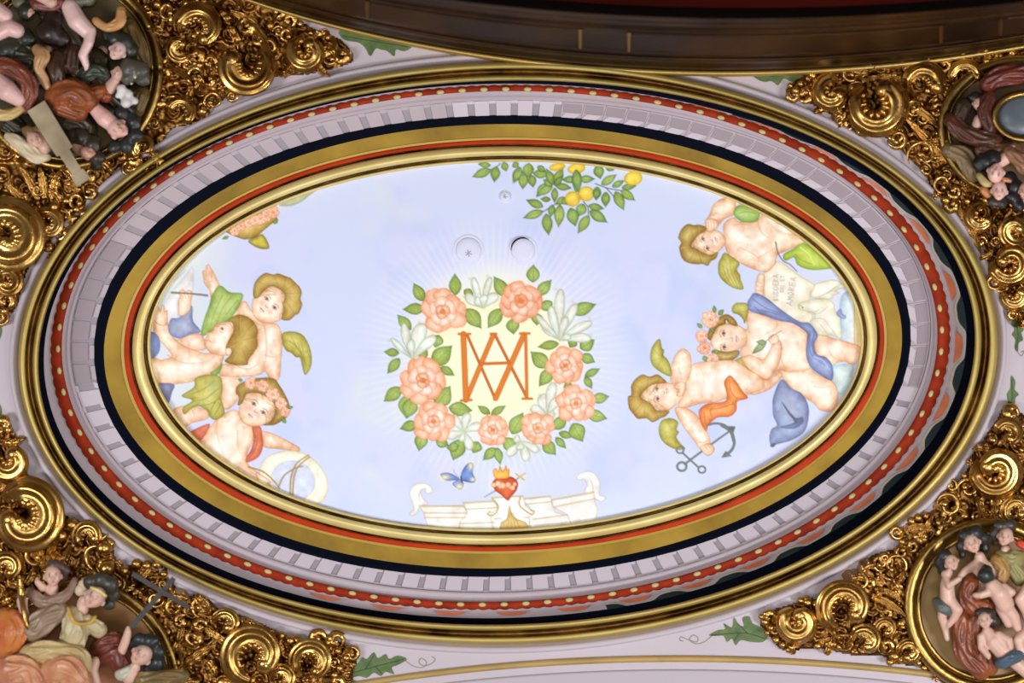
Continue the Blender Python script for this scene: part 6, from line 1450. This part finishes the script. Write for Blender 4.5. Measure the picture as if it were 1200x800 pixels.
person('carved old man with grey hair and white beard, right side of the upper left medallion',
  [[(134, 96, 40, 6), (128, 104, 38, 7)]], [(138, 86, 44, 8, 100, .2)], [([(152, 78, 42, 10), (164, 82, 42, 10), (168, 92, 38, 8), (150, 90, 42, 8)], (70, 66, 56)), ([(142, 104, 46, 5), (150, 110, 46, 5), (148, 120, 46, 6), (158, 118, 44, 4), (138, 112, 46, 3)], (206, 200, 196)), ([(158, 90, 50, 2.4), (154, 98, 50, 2)], (196, 190, 170))], [('robe', [[(124, 112, 36, 8), (112, 106, 36, 8)]], (150, 70, 40), (110, 56, 30))])
person('carved figure with black beard lying on its side, lower right of the upper left medallion',
  [[(112, 128, 44, 7), (122, 138, 46, 9), (132, 146, 46, 8)]], [(138, 151, 48, 12, -150, .1)], [([(126, 132, 40, 6), (142, 132, 42, 7), (156, 142, 42, 8), (158, 158, 42, 8), (148, 170, 40, 8), (134, 172, 38, 7)], (34, 38, 36))],
  [('robe', [[(64, 112, 42, 11), (84, 108, 46, 15), (102, 118, 44, 13)], [(70, 124, 42, 10), (92, 132, 42, 10)], [(104, 112, 42, 8), (118, 106, 42, 7)]], (156, 84, 40), (104, 50, 24))], skin_col=(226, 178, 168))
person('carved small dark-haired head above the foot of the wooden cross', [[(96, 176, 34, 6), (90, 170, 32, 7)]], [(103, 179, 40, 8.6, -170, .1)], [([(114, 184, 36, 8), (108, 168, 36, 9), (96, 160, 34, 10), (112, 194, 34, 6), (84, 158, 32, 9)], (44, 36, 28))], skin_col=(186, 138, 118))
person('carved angel with silver white wings left of the wooden cross', [[(46, 162, 40, 8), (52, 172, 40, 8)]], [(41, 164, 46, 9.5, -130, .1)], [([(34, 154, 40, 7), (46, 152, 40, 6)], (112, 86, 50))],
  [('wing', [[(10, 160, 36, 5), (20, 166, 40, 7), (32, 176, 40, 8), (44, 184, 40, 7), (56, 184, 38, 4)]], (214, 200, 170), (184, 164, 130))])
person('carved figure with a pink arm in a broad brown sleeve at the left edge',
  [[(-6, 92, 46, 9), (8, 106, 50, 11), (22, 116, 48, 8)], [(-4, 40, 42, 8), (10, 32, 44, 9), (20, 36, 44, 8)], [(-6, 10, 42, 9), (6, 18, 42, 8)]], [], [([(30, 12, 36, 9), (44, 4, 34, 9), (8, 56, 34, 12), (30, 44, 34, 9)], (46, 48, 34), (30, 34, 26))],
  [('sleeve', [[(-8, 76, 44, 8), (12, 78, 48, 9), (30, 92, 48, 9), (36, 110, 46, 9), (30, 126, 42, 7)]], (126, 62, 38), (90, 44, 28)), ('cuff', [[(-6, 134, 44, 6), (12, 134, 46, 6), (28, 126, 44, 4)]], (190, 162, 104))], skin_col=(220, 178, 172))
person('carved dark-robed figure with a cream sash in the middle of the upper left medallion',
  [[(56, 60, 34, 6)]], [], [([(58, 36, 38, 13), (62, 22, 36, 10), (72, 44, 38, 8)], (36, 22, 18))],
  [('sash', [[(44, 58, 42, 6), (50, 66, 48, 8), (46, 80, 46, 6), (52, 94, 42, 5), (58, 104, 40, 4)]], (196, 152, 104), (160, 116, 76)), ('robe', [[(66, 66, 40, 8), (66, 82, 42, 9), (70, 98, 38, 8)], [(86, 60, 34, 9), (84, 78, 34, 9)], [(100, 96, 30, 8), (92, 84, 30, 8)]], (72, 44, 26), (40, 28, 20))])
person('carved crowd of dark olive and brown draperies behind the upper left medallion figures', [[(120, 60, 20, 6)]], [], [([(24, 60, 24, 14), (40, 88, 24, 12), (84, 96, 22, 12), (108, 96, 24, 10), (76, 18, 22, 12)], (44, 46, 30), (28, 28, 20))],
  [('dark_drapery', [c_], (62, 50, 30), (34, 34, 22)) for c_ in ([(112, 70, 24, 13), (118, 92, 24, 14), (150, 128, 24, 10)], [(76, 140, 24, 15), (100, 150, 24, 13), (84, 164, 24, 13)], [(10, 66, 26, 14), (40, 70, 26, 12), (30, 96, 24, 12)], [(20, 150, 22, 11), (8, 142, 24, 11)], [(60, 10, 24, 14), (84, 40, 24, 12), (100, 66, 24, 11)])] + [('gilt_drapery', [c_], (116, 92, 44), (84, 66, 32)) for c_ in ([(150, 30, 22, 9), (160, 50, 22, 10), (168, 74, 20, 9)], [(166, 110, 20, 9), (160, 128, 20, 9)])])
person('carved small pale-faced figures at the top edge of the upper left medallion', [[(48, -6, 40, 8), (60, 2, 42, 7)]], [(34, 14, 40, 6, -90, 0)], [([(92, 0, 36, 8), (104, -2, 36, 8), (22, 2, 36, 7)], (90, 92, 70))], [('shirt', [[(40, 4, 38, 6), (64, 8, 38, 5), (70, 0, 38, 6)]], (108, 52, 46))])
g = Geo(); stick(g, (42, 124), (76, 178), 24, 50, 58, 22); stick(g, (74, 176), (94, 208), 14, 50, 57, 12); stick(g, (90, 202), (98, 214), 17, 50, 58, 20)
WD = mat('pale_wood', (168, 152, 122), .5, rgb2=(132, 116, 88), vscale=6)
o = g.obj('carved_cross', WD, smooth=False); tag(o, 'broad pale wooden cross beam leaning over the upper left medallion', 'cross')
# ------------------------------------------------ upper right medallion
medallion('round carved medallion with gilded rim and dark background cut by the right edge, upper right', 'TR', (116, 90, 62), (56, 36, 26), rim=6)
g = Geo(); path = [(1202 + 36 * math.cos(2 * math.pi * i / 80), 136 + 27 * math.sin(2 * math.pi * i / 80), 30, 4.2) for i in range(81)]; g.tube(path, seg=12)
o = g.obj('oval_shield', M['gold_rim']); tag(o, 'oval grey blue shield in a gilded ring, upper right medallion', 'shield')
g = Geo(); g.ball(1202, 136, 24, 34, 9, nu=28, nv=10, stretch=(1, .74)); q = g.obj('shield_face', mat('shield_blue', (98, 108, 118), .35, rgb2=(70, 78, 84), vscale=3)); q.parent = o
person('carved pink face with black hair, upper of two heads under the oval shield', [[(1172, 190, 36, 6), (1180, 184, 34, 7)]], [(1167, 202, 46, 10.5, 100, 0)], [([(1156, 188, 40, 9), (1148, 192, 38, 8), (1164, 184, 40, 8)], (26, 26, 26))], [('collar', [[(1148, 206, 36, 4), (1154, 214, 40, 4), (1162, 216, 40, 3)]], (182, 164, 110)), ('shoulder_cloth', [[(1182, 178, 34, 7), (1194, 188, 34, 9), (1204, 196, 34, 9)]], (150, 108, 80), (110, 70, 40))], skin_col=(232, 186, 172), group=None)
person('carved pale face with dark beard, lower of two heads under the grey shield', [[(1172, 214, 36, 5)]], [(1171, 224, 44, 10, -85, 0)], [([(1164, 236, 36, 6), (1174, 238, 36, 6), (1181, 230, 36, 5)], (48, 40, 36))], [('collar', [[(1152, 222, 36, 4), (1158, 228, 36, 4)], [(1176, 210, 42, 3), (1184, 212, 42, 2)]], (192, 128, 84))], skin_col=(232, 190, 178))
person('carved face cut by the right edge under the grey shield', [[(1202, 236, 34, 6)]], [(1202, 224, 42, 9, -90, -.2)], [([(1190, 218, 36, 8), (1186, 230, 36, 8), (1194, 240, 36, 7), (1184, 208, 34, 7)], (24, 22, 22))], skin_col=(216, 168, 152))
person('carved figures in dark red and brown robes left of the grey oval shield', [[(1148, 140, 22, 6), (1140, 154, 22, 5)]], [(1146, 122, 24, 7, -80, .1)], [([(1142, 114, 22, 6), (1152, 114, 22, 5)], (40, 30, 24), (28, 24, 20))],
  [('robe', [[(1158, 98, 24, 9), (1176, 88, 26, 11), (1204, 84, 26, 12)]], (112, 46, 34), (70, 28, 20)), ('robe', [[(1160, 112, 24, 7), (1154, 130, 24, 8), (1160, 150, 24, 8)]], (92, 42, 30), (58, 28, 20)),
   ('cloak', [[(1114, 140, 20, 8), (1126, 152, 22, 10), (1146, 162, 24, 10), (1166, 164, 24, 8)]], (92, 50, 32), (50, 30, 20)), ('cloak', [[(1130, 124, 18, 9), (1124, 138, 18, 8)]], (60, 44, 26), (40, 30, 18)),
   ('ground_cloth', [[(1112, 176, 18, 8), (1130, 184, 20, 10), (1140, 204, 20, 9)]], (140, 116, 82), (108, 88, 58)), ('ground_cloth', [[(1150, 176, 22, 8), (1170, 176, 24, 8), (1190, 174, 24, 8)]], (122, 84, 56), (84, 54, 34))])
